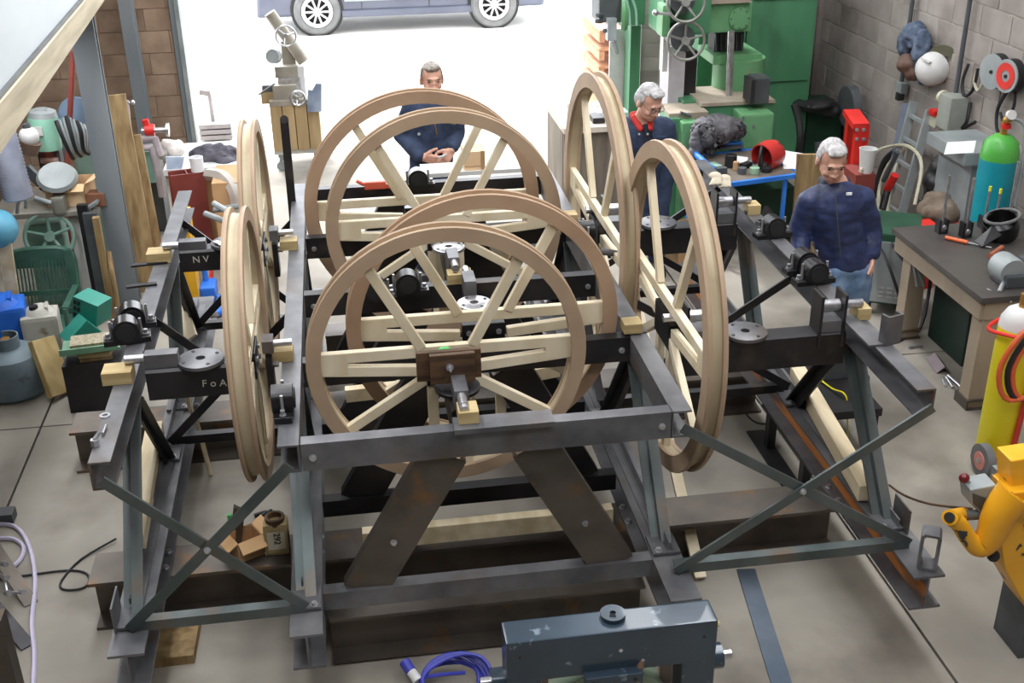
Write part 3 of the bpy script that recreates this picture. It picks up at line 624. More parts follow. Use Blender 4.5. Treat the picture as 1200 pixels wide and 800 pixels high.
# shielding-gas cylinder (teal with green shoulder)
g = thing('gas_cylinder', 'teal gas cylinder with bright green shoulder and brass regulator at the right wall', 'gas cylinder', (4.72, 7.66, 0))
cx, cy = PX(1163, 230, 4.70).x, PX(1163, 230, 4.70).y
TEALC = mat('teal_cylinder', (14, 134, 150), (26, 152, 166), .4, 0, 4); GRNC = mat('lime_shoulder', (70, 158, 60), (88, 172, 74), .4, 0, 4)
zs = PX(1170, 185, 4.70).z; g.location = (cx, cy, 0)
MB().lathe([(.02, 0), (.125, 0), (.135, .03), (.135, zs), (.02, zs)], (cx, cy, 0), n=32).build('body', TEALC, g, smooth=True)
MB().lathe([(.135, zs), (.134, zs + .05), (.115, zs + .13), (.07, zs + .17), (.045, zs + .18), (.02, zs + .18), (.02, zs)], (cx, cy, 0), n=32).build('shoulder', GRNC, g, smooth=True)
z = zs + .18; BRASS = mat('brass', (176, 130, 60), (196, 150, 80), .35, .7, 6)
vb = MB().cyl((cx, cy, z), (cx, cy, z + .09), .025, n=12).build('valve', BRASS, g, smooth=True)
MB().cyl((cx, cy - .02, z + .05), (cx, cy - .02, z + .08), .034, n=12).build('red_cap', RED, vb)
MB().cyl((cx - .0, cy - .04, z + .15), (cx - .0, cy - .07, z + .16), .035, n=16).build('gauge', WHITE, vb); MB().sph((cx, cy - .02, z + .11), .032, 12).build('regulator', BRASS, vb, smooth=True)
MB().tube(bez([(cx + .03, cy - .02, z + .12), (cx + .12, cy - .05, z + .06), (cx + .13, cy - .1, z - .25), (cx + .10, cy - .13, z - .75)], 16), .012, 8).build('hose', GREY, g, smooth=True)
MB().lathe([(.1275, 0), (.1375, -.06), (.136, -.06), (.126, 0)], (cx, cy, zs + .115), (0, 0, 1), 12, -2.2, -.8).build('label', PAPER, g)
# small grey cabinet with paper, wall things
cab = thing('grey_cabinet', 'grey sheet-metal machine cabinet with red side against the right wall', 'cabinet', (4.85, 8.3, 0))
zt = PX(1130, 180, 4.66).z
MB().box((4.86, 8.3, zt - .04), (.42, .62, .1), bev=.008).build('top_box', GREY, cab); MB().box((4.9, 8.3, (zt - .09)/2 + .05), (.3, .52, zt - .19)).build('body', GREY, cab)
MB().box((4.74, 8.1, .42), (.03, .85, .14)).build('red_rail', RED, cab)
one(MB().poly([PZ(1106, 181, zt + .012), PZ(1141, 179, zt + .012), PZ(1144, 165, zt + .012), PZ(1110, 167, zt + .012)], .003, (0, 0, 1)), 'paper_sheet', PAPER, 'white paper sheet on the grey cabinet at the right wall', 'paper')
# ladder
ld = thing('ladder', 'aluminium ladder leaning on the right block wall', 'ladder', (4.5, 8.3, 0))
A = [PX(1071, 119, 4.96), PX(1090, 129, 4.96)]; 
B = [V((a.x - .22, a.y - .12, 0)) for a in A]
ALU = mat('aluminium', (168, 176, 178), (190, 196, 198), .4, .5, 6)
for i in (0, 1): MB().bar(B[i], A[i] , .03, .075, (1, 0, 0)).build('stile', ALU, ld, bevel=.003)
for k in range(1, 6):
    t = k / 5.6; MB().bar(B[0].lerp(A[0], t), B[1].lerp(A[1], t), .03, .028).build('rung', ALU, ld)
# red hydraulic press frame behind the man
rp = thing('red_press', 'red bolted steel upright of a shop press behind the man in the padded jacket', 'press', PY(1003, 230, 9.2))
rp.location.z = 0
mb = MB(); bx(mb, 1001, 148, 1016, 206, 9.2, .06, z0=0); mb.build('upright', RED, rp); mb = MB(); bx(mb, 992, 135, 1002, 190, 9.5, .06, z0=0); mb.build('upright', RED, rp)
p = PY(997, 131, 9.5); q = PY(1009, 148, 9.2); MB().bar((p + V((.0, 0, 0))), q, .14, .05).build('head', RED, rp)
bolts(rp, ZINC, [(PY(u, v, 9.198), (0, -1, 0), .013) for (u, v) in ((1004, 152), (1012, 152), (1004, 163), (1012, 163))])
one(MB().poly([PY(935, 181, 8.72), PY(966, 181, 8.72), V((PY(966, 222, 8.72).x, 8.72, 0)), V((PY(935, 222, 8.72).x, 8.72, 0))], .03, (0, 1, 0)), 'board_offcut', PLANK, 'dark weathered board standing left of the man in the padded jacket', 'board')
# welder beside the bench
we = thing('mig_welder', 'green welder with grey louvred front and castors left of the steel bench', 'welder', (4.1, 7.66, 0))
Rz = Matrix.Rotation(math.radians(-28), 3, 'Z'); pw = PZ(1068, 378, 0) + V((-.02, .36, 0)); we.location = pw
wp = lambda x, y, z: pw + Rz @ V((x, y, z))
MB().box(wp(0, 0, .38), (.32, .52, .56), Rz, .012).build('case', GREEND, we)
MB().box(wp(0, -.265, .36), (.27, .012, .48), Rz).build('front_panel', GREY, we)
for k in range(9): MB().box(wp(-.03 + .06*(k % 3) - .03, -.274, .17 + .035*(k//3)), (.045, .006, .014), Rz).build('louvre', BRIGHT, we)
for s in (-1, 1):
    for yy in (-.2, .2): MB().cyl(wp(s*.12, yy, .05), wp(s*.16, yy, .05), .05, n=16).build('wheel', BLACK, we)
MB().tube(bez([wp(-.02, -.26, .58), wp(-.02, -.33, .60), wp(.1, -.45, .5)], 8), .012, 6).build('torch_lead', BLACK, we)
# cable leads around it
def cable(pts, r, m, name, lb, cat='cable', n=30): return one(MB().tube(bez(pts, n), r, 6), name, m, lb, cat, smooth=True)
cable([PY(1032, 292, 7.5), PZ(1045, 320, .45), PZ(1060, 375, .1), PZ(1050, 400, .012), PZ(1078, 385, .012), PZ(1090, 330, .3), PY(1085, 315, 7.1)], .013, BLACK, 'welding_cable', 'black welding cable looping on the floor between welder and bench')
# wall hoses, coil and torches right of the man
for k, (pts, m, lb) in enumerate((
    ([PY(1008, 200, 8.9), PX(1030, 176, 4.75), PX(1058, 170, 4.85), PX(1075, 180, 4.85), PX(1080, 200, 4.8), PX(1072, 240, 4.7)], HOSEW, 'pale hose arching from behind the man to the ladder'),
    ([PX(1062, 172, 4.9), PX(1040, 195, 4.8), PX(1030, 225, 4.75), PX(1032, 255, 4.6), PX(1042, 290, 4.5)], HOSEW, 'pale hose hanging left of the ladder'),
    ([PX(1056, 178, 4.9), PX(1047, 205, 4.8), PX(1040, 250, 4.7), PX(1045, 275, 4.5)], HOSEW, 'thin pale hose hanging close to the left ladder stile'),
    ([PX(1048, 178, 5.06), PX(1036, 190, 5.04), PX(1028, 215, 5.02), PX(1022, 240, 5.0)], BLACK, 'black hose hanging on the block wall behind the man'))):
    cable(pts, .016 if m is HOSEW else .03, m, 'hose', lb, 'hose')
tr = thing('hand_torch', 'red and black plasma torch hanging among the hoses left of the ladder', 'torch', PX(1040, 225, 4.7))
MB().cyl(PX(1052, 178, 4.75), PX(1035, 212, 4.72), .022, n=12).build('barrel', GREYD, tr, smooth=True); MB().cyl(PX(1049, 205, 4.70), PX(1040, 222, 4.68), .036, n=12).build('red_grip', RED, tr, smooth=True); MB().cyl(PX(1040, 222, 4.68), PX(1034, 245, 4.62), .032, n=12).build('black_grip', BLACK, tr, smooth=True)
one(MB().lathe([(.05, 0), (.075, .24), (.07, .24), (.045, .01), (.0, .01), (.0, 0), (.05, 0)], PY(1014, 206, 8.97) , n=20), 'bucket', WHITE, 'white plastic pot just right of the man\'s shoulder', 'bucket', smooth=True)
mb = MB(); bx(mb, 1000, 205, 1023, 262, 8.9, .3, z0=0); one(mb, 'red_box', REDD, 'dark red box behind the man\'s shoulder', 'box')
# things hung on the right wall
ct = thing('hung_coat', 'blue denim jacket and brown cap hanging on the right block wall', 'jacket', PX(1077, 85, 5.05))
def lump(ps, m, name, par, vox=.02, smooth=True):
    mb = MB()
    for p, r, sc in ps: mb.sph(p, r, 12, sc)
    return mb.build(name, m, par, smooth=2)
def remesh(o, vox, sm=3, fac=.5):
    a = o.modifiers.new('r', 'REMESH'); a.mode = 'VOXEL'; a.voxel_size = vox
    if sm: s = o.modifiers.new('s', 'SMOOTH'); s.iterations = sm; s.factor = fac
    bpy.context.view_layer.update()
    me = bpy.data.meshes.new_from_object(o.evaluated_get(bpy.context.evaluated_depsgraph_get()))
    old = o.data; o.modifiers.clear(); o.data = me
    for f in me.polygons: f.use_smooth = True
    bpy.data.meshes.remove(old); return o
def wrinkle(o, amp, sc, seed=0):
    for v in o.data.vertices:
        p = v.co * sc + V((seed, seed*1.7, 0)); v.co += v.normal * (mnoise.noise(p) + .5*abs(mnoise.noise(p*2.1))) * amp
    return o
o = lump([(PX(1072, 42, 5.02), .14, (.6, 1.2, .9)), (PX(1080, 58, 5.0), .13, (.6, .8, 1.3)), (PX(1062, 52, 5.02), .12, (.6, .9, 1)), (PX(1082, 85, 5.02), .07, (.7, .7, 1.5))], PLUSH, 'jacket_cloth', ct); wrinkle(remesh(o, .014), .03, 14)
o = lump([(PX(1064, 74, 4.98), .11, (.8, 1, .8)), (PX(1070, 86, 5.0), .08, (.8, 1, .9))], mat('brown_leather', (84, 60, 50), (112, 84, 70), .6), 'brown_cap', ct); wrinkle(remesh(o, .014), .02, 12, 4)
hh = thing('hard_hat', 'white hard hat hanging on the right block wall beside the denim jacket', 'hard hat', PX(1095, 80, 4.98))
c = PX(1094, 80, 5.02)
MB().lathe([(.138, 0), (.142, .0), (.135, .07), (.10, .12), (.05, .145), (.0, .15), (.0, .145), (.048, .138), (.095, .113), (.128, .065), (.143, 0)], c, (-.8, -.55, -.1), 28).build('shell', WHITE, hh, smooth=True)
MB().bar(c + V((-.10, -.12, .08)), c + V((-.135, -.03, .1)), .03, .012).build('ridge', WHITE, hh)
MB().lathe([(.08, -.0), (.16, -.005), (.16, .01), (.08, .01), (.08, 0)], c + V((.05, -.06, .05)), (-.8, -.55, -.1), 24).build('ear_defender_band', mat('olive_plastic', (86, 84, 66), (98, 96, 78), .5), hh)
for (px_, py_, rr, mm, lb) in ((1163, 84, .135, GREY, 'pale grey cutting disc hung on the right wall'), (1180, 89, .125, RED, 'red-labelled grinding disc hung at the right edge of the wall')):
    c = PX(px_, py_, 4.98); t = thing('grinding_disc', lb, 'disc', c)
    MB().cyl(c, c + V((-.012, -.002, 0)), rr, n=32).build('disc', GREY, t, smooth=True); MB().cyl(c + V((.07, .01, 0)), c, rr*1.0, n=28).build('stack', BLACK, t, smooth=True)
    if mm is RED: MB().lathe([(rr*.35, 0), (rr*.8, 0), (rr*.8, .003), (rr*.35, .003), (rr*.35, 0)], c + V((-.013, -.002, 0)), (-1, -.17, 0), 24).build('label', RED, t)
    MB().cyl(c, c + V((-.02, -.01, 0)), .015, n=10).build('arbor_hole', BLACK, t)
for k, (pts, r, m, lb) in enumerate((([PX(1135, 75, 5.07), PX(1128, 95, 5.05), PX(1130, 112, 5.05), PX(1140, 105, 5.05), PX(1146, 80, 5.06)], .014, BLACK, 'black lead looped on the right wall beside the conduit'),
     ([PX(1146, 80, 5.06), PX(1142, 95, 5.05), PX(1146, 106, 5.05), PX(1152, 95, 5.05), PX(1152, 80, 5.06)], .012, HOSEW, 'pale lead looped on the right wall'),
     ([PX(1185, 100, 5.05), PX(1170, 125, 5.05), PX(1168, 150, 5.05), PX(1175, 165, 5.05)], .015, BLACK, 'black lead hanging below the red grinding disc'),
     ([PX(1190, 100, 5.05), PX(1188, 125, 5.05), PX(1178, 145, 5.05), PX(1172, 132, 5.05)], .013, BLACK, 'black lead hanging at the right edge of the wall'),
     ([PX(1137, 120, 5.07), PX(1133, 142, 5.05), PX(1128, 150, 5.05), PX(1143, 143, 5.05)], .014, BLACK, 'black iron hook shape hung low on the right wall'))):
    cable(pts, r, m, 'lead', lb, 'cable', 20)
for x0, y0, x1, y1, lb in ((1137.5, -5, 1121, 112, 'grey conduit pipe running up the right wall to the switch box'), (1070, -5, 1056, 96, 'thin dark conduit on the right wall behind the denim jacket')):
    one(MB().cyl(PX(x0, y0, 5.05), PX(x1, y1, 5.05) if 0 else V((5.05, PX(x0, y0, 5.05).y, PX(x1, y1, 5.05).z)), .02, n=10), 'conduit', GREYD, lb, 'conduit', smooth=True)
sb = thing('switch_box', 'grey electrical switch box with round gland on the right wall', 'switch box', PX(1116, 132, 5.0)); c = PX(1116, 131, 5.0)
MB().box(c, (.16, .2, .28), bev=.01).build('case', mat('switch_grey', (140, 144, 136), (156, 160, 152), .5), sb); MB().cyl(c + V((-.03, .1, .09)), c + V((-.03, .14, .09)), .06, n=20).build('gland', HOSEW, sb, smooth=True)
sk = thing('wall_socket', 'small grey socket box on the right wall under the denim jacket', 'socket', PX(1055, 103, 5.03)); c = PX(1057, 103, 5.04); MB().box(c, (.07, .1, .1), bev=.006).build('case', GREY, sk); MB().box(c + V((-.02, -.02, -.07)), (.06, .06, .07), bev=.006).build('plug', BLACK, sk)
es = thing('emergency_stop', 'red-topped stop switch on the right wall beside the ladder', 'switch', PX(1100, 138, 5.0)); c = PX(1099, 141, 5.0); MB().box(c, (.1, .12, .1), bev=.006).build('case', HOSEW, es); MB().box(c + V((-.02, 0, .07)), (.1, .1, .05), bev=.01).build('red_cap', RED, es)
# dark things at the wall foot
o = one(MB().sph(PX(1100, 215, 4.85), .2, 12, (.6, .8, 1.2)), 'dark_sack', BLACK, 'black crumpled coat lying on the wall bench right of the ladder', 'coat'); wrinkle(remesh(o, .02), .04, 9)
o = one(MB().sph(PX(1104, 245, 4.7), .2, 12, (.9, 1, .6)), 'rag_heap', mat('brown_rags', (92, 80, 68), (128, 114, 98), .9, 0, 8), 'brown heap of rags behind the steel bench', 'rags'); wrinkle(remesh(o, .02), .05, 9, 3)
one(MB().box(PX(1085, 262, 4.45) + V((0, 0, -.35)), (.16, .2, .7)), 'red_bin', RED, 'red metal bin behind the far end of the steel bench', 'bin')
sw = thing('blue_beam', 'dark blue metal bar leaning on the block wall left of the ladder', 'bar', PX(1052, 160, 4.9)); MB().bar(PX(1062, 122, 5.03), PX(1046, 200, 4.85), .07, .05).build('bar', mat('slate_blue_paint', (62, 72, 92), (74, 84, 104), .5), sw)
# ================================================================== low stand by the right rail
st = thing('low_stand', 'low dark steel stand on the floor right of the rusty rail', 'stand', (2.78, 5.95, 0))
for x in (2.62, 2.95):
    for y in (5.62, 6.2): MB().box((x, y, .16), (.05, .05, .32)).build('leg', DARKST, st)
MB().box((2.785, 5.91, .345), (.40, .66, .05)).build('top_frame', DARKST, st)
cg = thing('charger', 'dark grey slotted power pack standing on the low steel stand', 'charger', (2.86, 6.1, .37))
MB().box((2.87, 6.1, .47), (.16, .26, .2), bev=.008).build('case', GREYD, cg)
for k in range(4): MB().box((2.785, 6.02 + k*.05, .46), (.006, .012, .13)).build('slot', BLACK, cg)
cable([PZ(958, 442, .385), PZ(975, 455, .385), PZ(990, 462, .40), PZ(993, 480, .3), PZ(993, 520, .01)], .005, YELC, 'yellow_lead', 'thin yellow lead hanging off the low steel stand')
cable([PZ(925, 470, .01), PZ(960, 490, .01), PZ(975, 480, .01), PZ(955, 500, .01), PZ(985, 508, .01)], .008, BLACK, 'black_lead', 'tangled black lead on the floor behind the low steel stand')
cable([PZ(1140, 596, .006), PZ(1090, 590, .006), PZ(1060, 580, .006), PZ(1042, 568, .006)], .006, DARKW, 'floor_lead', 'thin brown lead crossing the floor to the yellow machine')
cable([PZ(876, 472, .006), PZ(875, 485, .006), PZ(890, 496, .006), PZ(920, 494, .006)], .006, BLACK, 'floor_lead', 'thin lead on the floor under the rusty rail')
# offcuts on the floor
o = one(MB().prism([(-.05, 0), (0, .05), (.05, 0), (.043, -.004), (0, .04), (-.043, -.004)], PZ(1094, 420, .005), PZ(1106, 437, .005)), 'angle_offcut', mat('mauve_steel', (104, 92, 96), (124, 112, 114), .5, .4), 'short steel angle offcut on the floor left of the bench leg', 'offcut')
for q, lb in (((1105, 444, 1108, 452), 'shortest bright bar of three on the floor by the bench leg'), ((1109, 442, 1117, 454), 'middle bright bar of three on the floor by the bench leg'), ((1111, 440, 1128, 455), 'longest bright bar of three on the floor by the bench leg'), ((1065, 407, 1080, 405), 'lone bright bar on the floor left of the welder')):
    rod(*q, 0, .011, BRIGHT, 'round_bar', lb, 'bar', 'bright bars on the floor')
one(MB().bar(PZ(874, 667, .005), PZ(925, 830, .005), .095, .008), 'flat_bar', mat('blue_flat_steel', (84, 96, 110), (104, 114, 126), .4, .6, 3), 'blue-grey steel flat bar lying on the floor in the right foreground', 'flat bar')
one(MB().bar(PZ(165, 765, .005), PZ(152, 880, .005), .09, .008), 'flat_bar', MATS['blue_flat_steel'], 'blue-grey steel flat bar on the floor at the lower left', 'flat bar') if 0 else None
one(MB().bar(PZ(182, 765, .02), PZ(233, 745, .02), .25, .04), 'timber_sleeper', PLANK, 'dirty timber board on the floor behind the left front foot', 'board') if 0 else None
mb = MB(); mb.poly([PZ(178, 783, .0), PZ(228, 777, .0), PZ(236, 733, .0), PZ(186, 742, .0)], .05, (0, 0, 1)); one(mb, 'floor_board', PLANK, 'stained timber board on the floor under the near left tie bar', 'board')
# ================================================================== yellow cylinder on its trolley
tc = thing('cylinder_trolley', 'red two-wheeled cylinder trolley with hoses at the right edge', 'trolley', (3.68, 5.5, 0))
gx, gy = 3.70, 5.50
yc = thing('gas_cylinder', 'yellow gas cylinder with white collar strapped on the red trolley', 'gas cylinder', (gx, gy, .03))
MB().lathe([(.02, .03), (.105, .03), (.115, .05), (.115, .88), (.02, .88)], (gx, gy, 0), n=32).build('body', YELC, yc, smooth=True)
MB().lathe([(.115, .88), (.108, .93), (.08, .98), (.05, 1.0), (.02, 1.0), (.02, .88)], (gx, gy, 0), n=32).build('shoulder', WHITE, yc, smooth=True); MB().cyl((gx, gy, 1.0), (gx, gy, 1.08), .025, n=12).build('valve', BRASS, yc)
mb = MB(); mb.cyl((gx - .13, gy - .10, .02), (gx - .13, gy - .10, 1.0), .014, n=10) if 0 else None
REDT = mat('trolley_red', (176, 48, 40), (192, 62, 52), .5)
MB().cyl((gx + .02, gy - .13, .1), (gx + .07, gy - .13, 1.05), .016, n=10).build('upright', REDT, tc, smooth=True); MB().cyl((gx + .32, gy - .13, .1), (gx + .32, gy - .13, 1.05), .016, n=10).build('upright', REDT, tc, smooth=True)
MB().box((gx + .12, gy - .1, .015), (.5, .28, .02)).build('toe_plate', REDT, tc); MB().cyl((gx - .16, gy - .16, .10), (gx + .5, gy - .16, .10), .012, n=10).build('axle_bar', REDT, tc)
wx = PZ(1150, 572, 0)
for x in (gx - .17, gx + .5):
    w = MB().cyl((x - .025, gy - .16, .105), (x + .025, gy - .16, .105), .10, n=28).build('wheel', RUBG, tc, smooth=True)
    MB().cyl((x - .03, gy - .16, .105), (x - .02, gy - .16, .105), .055, n=20).build('rim', mat('pink_rim', (190, 120, 110), (204, 134, 122), .5), w); MB().cyl((x - .036, gy - .16, .105), (x - .02, gy - .16, .105), .018, n=10).build('hub', ZINC, w)
MB().tube([(gx + .16*math.cos(a) - .0, gy - .0 + .16*math.sin(a), .86 + .02*math.sin(2*a)) for a in [k*2*PI/24 for k in range(24)]], .012, 8, True).build('strap_ring', RED, tc, smooth=True)
ORH = mat('orange_hose', (196, 82, 40), (210, 98, 54), .5)
for k, (dx, m) in enumerate(((-.05, ORH), (.0, BLACK), (.03, ORH))):
    MB().tube(bez([(gx + .1 + dx, gy - .16, 1.02), (gx - .06 + dx, gy - .19, .92), (gx - .14 + dx, gy - .18, .7), (gx - .06 + dx, gy - .2, .52), (gx + .2 + dx, gy - .22, .6)], 18), .016, 8).build('hose', m, tc, smooth=True)
one(MB().lathe([(.045, 0), (.06, .16), (.055, .16), (.04, .01), (0, .01), (0, 0), (.045, 0)], PY(1192, 396, 5.6), n=20), 'metal_cup', GREY, 'grey metal cup perched above the yellow cylinder', 'cup', smooth=True)
# ================================================================== yellow machine, lower right corner
ym = thing('yellow_machine', 'chipped yellow machine with curved horn at the lower right corner', 'machine', (2.95, 3.9, 0))
Y0 = 3.82
P = lambda x, y, d=0: PY(x, y, Y0 + d)
mb = MB(); mb.poly([P(1172, 595), P(1240, 590), P(1240, 760), P(1205, 715), P(1178, 668), P(1173, 635)], .2, (0, 1, 0)); mb.build('apron_plate', YEL, ym, bevel=.006)
mb = MB(); mb.poly([P(1184, 578, -.03), P(1240, 572, -.03), P(1240, 616, -.03), P(1187, 606, -.03)], .16, (0, 1, 0)); mb.build('body', YEL, ym, bevel=.006)
mb = MB(); mb.poly([P(1185, 540, .02), P(1240, 532, .02), P(1240, 576, .02), P(1185, 572, .02)], .12, (0, 1, 0)); mb.build('upper_casting', YEL, ym, bevel=.006)
mb = MB(); pts = bez([P(1190, 578), P(1172, 600), P(1160, 628), P(1148, 640), P(1136, 632), P(1124, 614), P(1116, 607)], 24)
mb.tube(pts, [.085 - .048 * min(1, (i / (len(pts)-1)) * 1.5) for i in range(len(pts))], 14); o = mb.build('horn', YEL, ym, smooth=True)
MB().cyl(P(1113, 606, -.03), P(1128, 603, .10), .034, n=18).build('pivot_boss', YEL, ym, smooth=True); MB().cyl(P(1128, 604, .06), P(1160, 602, .08), .022, n=14).build('pivot_pin', GREYD, ym, smooth=True)
MB().cyl(P(1112, 606, -.035), P(1113.5, 606, -.028), .022, n=14).build('pin_end', BLACK, ym)
mb = MB(); mb.poly([P(1137, 574, .06), P(1168, 568, .06), P(1180, 592, .06), P(1152, 604, .06), P(1139, 592, .06)], .10, (0, 1, 0)); mb.build('gear_box', GREY, ym, bevel=.006); mb = MB(); mb.poly([P(1140, 578, .055), P(1156, 584, .055), P(1152, 600, .055), P(1141, 590, .055)], .006, (0, 1, 0)); mb.build('nameplate', GREYD, ym)
MB().cyl(P(1132, 562, .1), P(1142, 568, .14), .006, n=8).build('lever', ZINC, ym); MB().sph(P(1130, 560, .1), .023, 14).build('lever_knob', mat('maroon_knob', (96, 20, 28), (112, 28, 36), .3), ym, smooth=True); MB().sph(P(1164, 651, .02), .028, 14).build('lower_knob', BLACK, ym, smooth=True)
mb = MB(); bx(mb, 1207, 655, 1275, 760, Y0 + .03, .22, z0=0); mb.build('pedestal', GREYD, ym)
mb = MB(); bx(mb, 1172, 556, 1186, 575, Y0 + .12, .08); mb.build('bracket', GREY, ym)
# ================================================================== blue-grey pump head frame in the foreground
BZ = .90
bm_ = thing('blue_machine', 'blue-grey painted cast frame with shaft ends in the front centre foreground', 'machine', (.85, 3.3, 0))
fl_, fr_ = PZ(591, 746, BZ), PZ(846, 735, BZ); yf = (fl_.y + fr_.y) / 2; x0, x1 = fl_.x, fr_.x; yb = PZ(718, 714, BZ).y; dp = yb - yf
MB().box(((x0+x1)/2, yf + dp/2, BZ - .095), (x1 - x0, dp, .19), bev=.008).build('top_bar', BLUGR, bm_)
for s, x in ((1, x0), (-1, x1)):
    MB().box((x + s*.065, yf + dp/2, (BZ - .18)/2), (.13, dp, BZ - .18), bev=.008).build('side_post', BLUGR, bm_)
    MB().cyl((x + s*.02, yf + .08, BZ - .24), (x - s*.05, yf + .08, BZ - .24), .05, n=24).build('bearing_boss', BLUGR, bm_, smooth=True); MB().cyl((x - s*.04, yf + .08, BZ - .24), (x - s*.09, yf + .08, BZ - .24), .02, n=16).build('shaft_end', BRIGHT, bm_, smooth=True)
b = MB().lathe([(.012, 0), (.048, 0), (.048, .018), (.012, .018), (.012, 0)], PZ(718, 722, BZ), n=28).build('filler_cap', BLUGR, bm_, smooth=True); MB().cyl(PZ(718, 722, BZ + .016), PZ(718, 722, BZ + .02), .013, n=12).build('hole', BLACK, b)
mx = (x0 + x1) / 2
b = MB().box((mx - .0, yf - .02, BZ - .20), (.22, .04, .05), bev=.004).build('bracket', BLUGR, bm_)
for s in (-1, 1): MB().cyl((mx + s*.08, yf - .041, BZ - .20), (mx + s*.08, yf - .038, BZ - .20), .009, n=10).build('bolt_hole', BLACK, b)
PALEG = mat('verdigris_drum', (118, 138, 118), (146, 162, 142), .55, .1, 4, spot=(70, 76, 66), spot_scale=6, spot_t=(.58, .66))
MB().lathe([(.02, 0), (.27, 0), (.28, .015), (.28, .1), (.02, .1), (.02, 0)], (mx, yf + .16, BZ - .52), (0, -1, 0.0), 48).build('drum', PALEG, bm_, smooth=True)
MB().lathe([(.17, 0), (.20, 0), (.20, .02), (.17, .02), (.17, 0)], (mx, yf + .06, BZ - .45), (0, -1, .25), 40).build('yellow_ring', mat('cream_ring', (214, 196, 120), (226, 210, 140), .5), bm_, smooth=True)
for x in (x0 + .15, x1 - .16): MB().bar((x, yf + .12, .1), (x, yf + .12, BZ - .22), .05, .03, (0, 1, 0)).build('guide_strip', mat('mauve_beige', (160, 146, 138), (176, 160, 150), .6), bm_)
MB().cyl((mx + .02, yf - .15, BZ - .42), PZ(752, 770, BZ - .15), .014, n=12).build('lever', mat('brown_rod', (104, 78, 62), (122, 94, 76), .5), bm_, smooth=True); MB().sph(PZ(752, 770, BZ - .15), .019, 12).build('lever_end', ZINC, bm_, smooth=True)
MB().cyl((x1 - .02, yf + dp*.6, BZ - .08), (x1 + .03, yf + dp*.6, BZ - .08), .012, n=10).build('dowel', mat('cream_ring', (0, 0, 0)), bm_)
for s, x in ((1, x0 + .05), (-1, x1 - .05)): MB().cyl((x, yf + .005, BZ - .07), (x, yf - .002, BZ - .07), .006, n=8).build('pin_hole', BLACK, bm_)
MB().cyl((mx + .03, yf + .005, BZ - .09), (mx + .03, yf - .002, BZ - .09), .008, n=8).build('pin_hole', ZINC, bm_)
# blue extension lead with plug
ec = thing('blue_lead', 'coil of blue cable with white and blue plug on the floor in front', 'cable', PZ(530, 795, 0))
BCAB = mat('blue_cable', (56, 60, 160), (70, 76, 180), .45)
for k in range(6):
    c = PZ(528 + k*1.5, 800 - k*1.0, .02 + .012*k); MB().tube([c + V((.13*math.cos(a)*(1+.04*k), .10*math.sin(a), .05*math.sin(a)+.02*math.cos(a*2+k))) for a in [j*2*PI/28 for j in range(28)]], .009, 6, True).build('coil_turn', BCAB, ec, smooth=True)
p, q, r_ = PZ(474, 775, .09), PZ(482, 787, .07), PZ(490, 798, .05)
MB().cyl(p, q, .026, n=14).build('plug_cap', BCAB, ec, smooth=True); MB().cyl(q, r_, .024, n=14).build('plug_body', WHITE, ec, smooth=True); MB().tube(bez([r_, PZ(500, 793, .06), PZ(520, 790, .06), PZ(545, 788, .07)], 10), .009, 6).build('lead', BCAB, ec, smooth=True)

# stand under the rusty rail
rs = thing('rail_stand', 'low black steel stand with base strip under the rusty right rail', 'stand', (2.42, 5.5, 0))
MB().box((2.40, 5.55, .006), (.11, 1.0, .012)).build('base_strip', DARKST, rs); MB().box((2.44, 5.55, .262), (.10, .8, .03)).build('top_strip', DARKST, rs)
for y in (5.3, 5.85): MB().box((2.42, y, .13), (.05, .06, .24)).build('post', DARKST, rs)
# scraps on the far left headstock
for k, (q, lb) in enumerate((((252, 283, 264, 288), 'left of three bright steel scraps on the far left headstock plate'), ((258, 288, 272, 282), 'middle of three bright steel scraps on the far left headstock plate'), ((266, 281, 276, 287), 'right of three bright steel scraps on the far left headstock plate'))):
    z = 1.395 + .012*k; one(MB().bar(PZ(q[0], q[1], z), PZ(q[2], q[3], z), .03, .01), 'steel_scrap', BRIGHT, lb, 'scrap', 'bright scraps on the left headstock')
# ================================================================== back right: green machine tools, blue table
mm = thing('milling_machine', 'large green milling machine with two handwheels at the back right of the workshop', 'machine', (3.9, 11.0, 0))
mb = MB(); a, b, lo, hi = bx(mb, 868, -30, 950, 205, 11.0, .8, .02, z0=0); mb.build('column', GREEN, mm)
mb = MB(); bx(mb, 815, 20, 872, 205, 11.0, .6, .02, z0=0); mb.build('rear_column', GREEN, mm)
mb = MB(); mb.box(((a+b)/2, 10.99, 2.6), ((b-a)*.55, .05, .9), bev=.01); mb.build('access_panel', GREENL, mm)
mb = MB(); bx(mb, 832, 3, 881, 38, 10.2, .6, .02); o = mb.build('gear_head', GREENL, mm)
c = PY(866, 21, 10.2); MB().cyl(c, c + V((0, -.025, 0)), .098, n=32).build('round_cover', GREENL, o, smooth=True)
for k in range(8): q = c + V((math.cos(k*PI/4)*.083, -.025, math.sin(k*PI/4)*.083)); MB().cyl(q, q + V((0, -.008, 0)), .007, n=6).build('cover_screw', GREYD, o)
mb = MB(); bx(mb, 834, -2, 880, 4, 10.15, .6); mb.build('head_top', mat('dusty_top', (150, 138, 122), (168, 156, 140), .8), mm)
mb = MB(); bx(mb, 837, 38, 871, 72, 10.45, .2); o = mb.build('bellows', BLACK, mm)
for k in range(6):
    q = PY(839 + k*6, 40, 10.44); MB().bar(q, PY(839 + k*6, 70, 10.44), .012, .012, (0, 1, 0)).build('bellows_fold', GREYD, o)
c0, c1 = PY(872, 120, 10.45), PY(872, 66, 10.45)
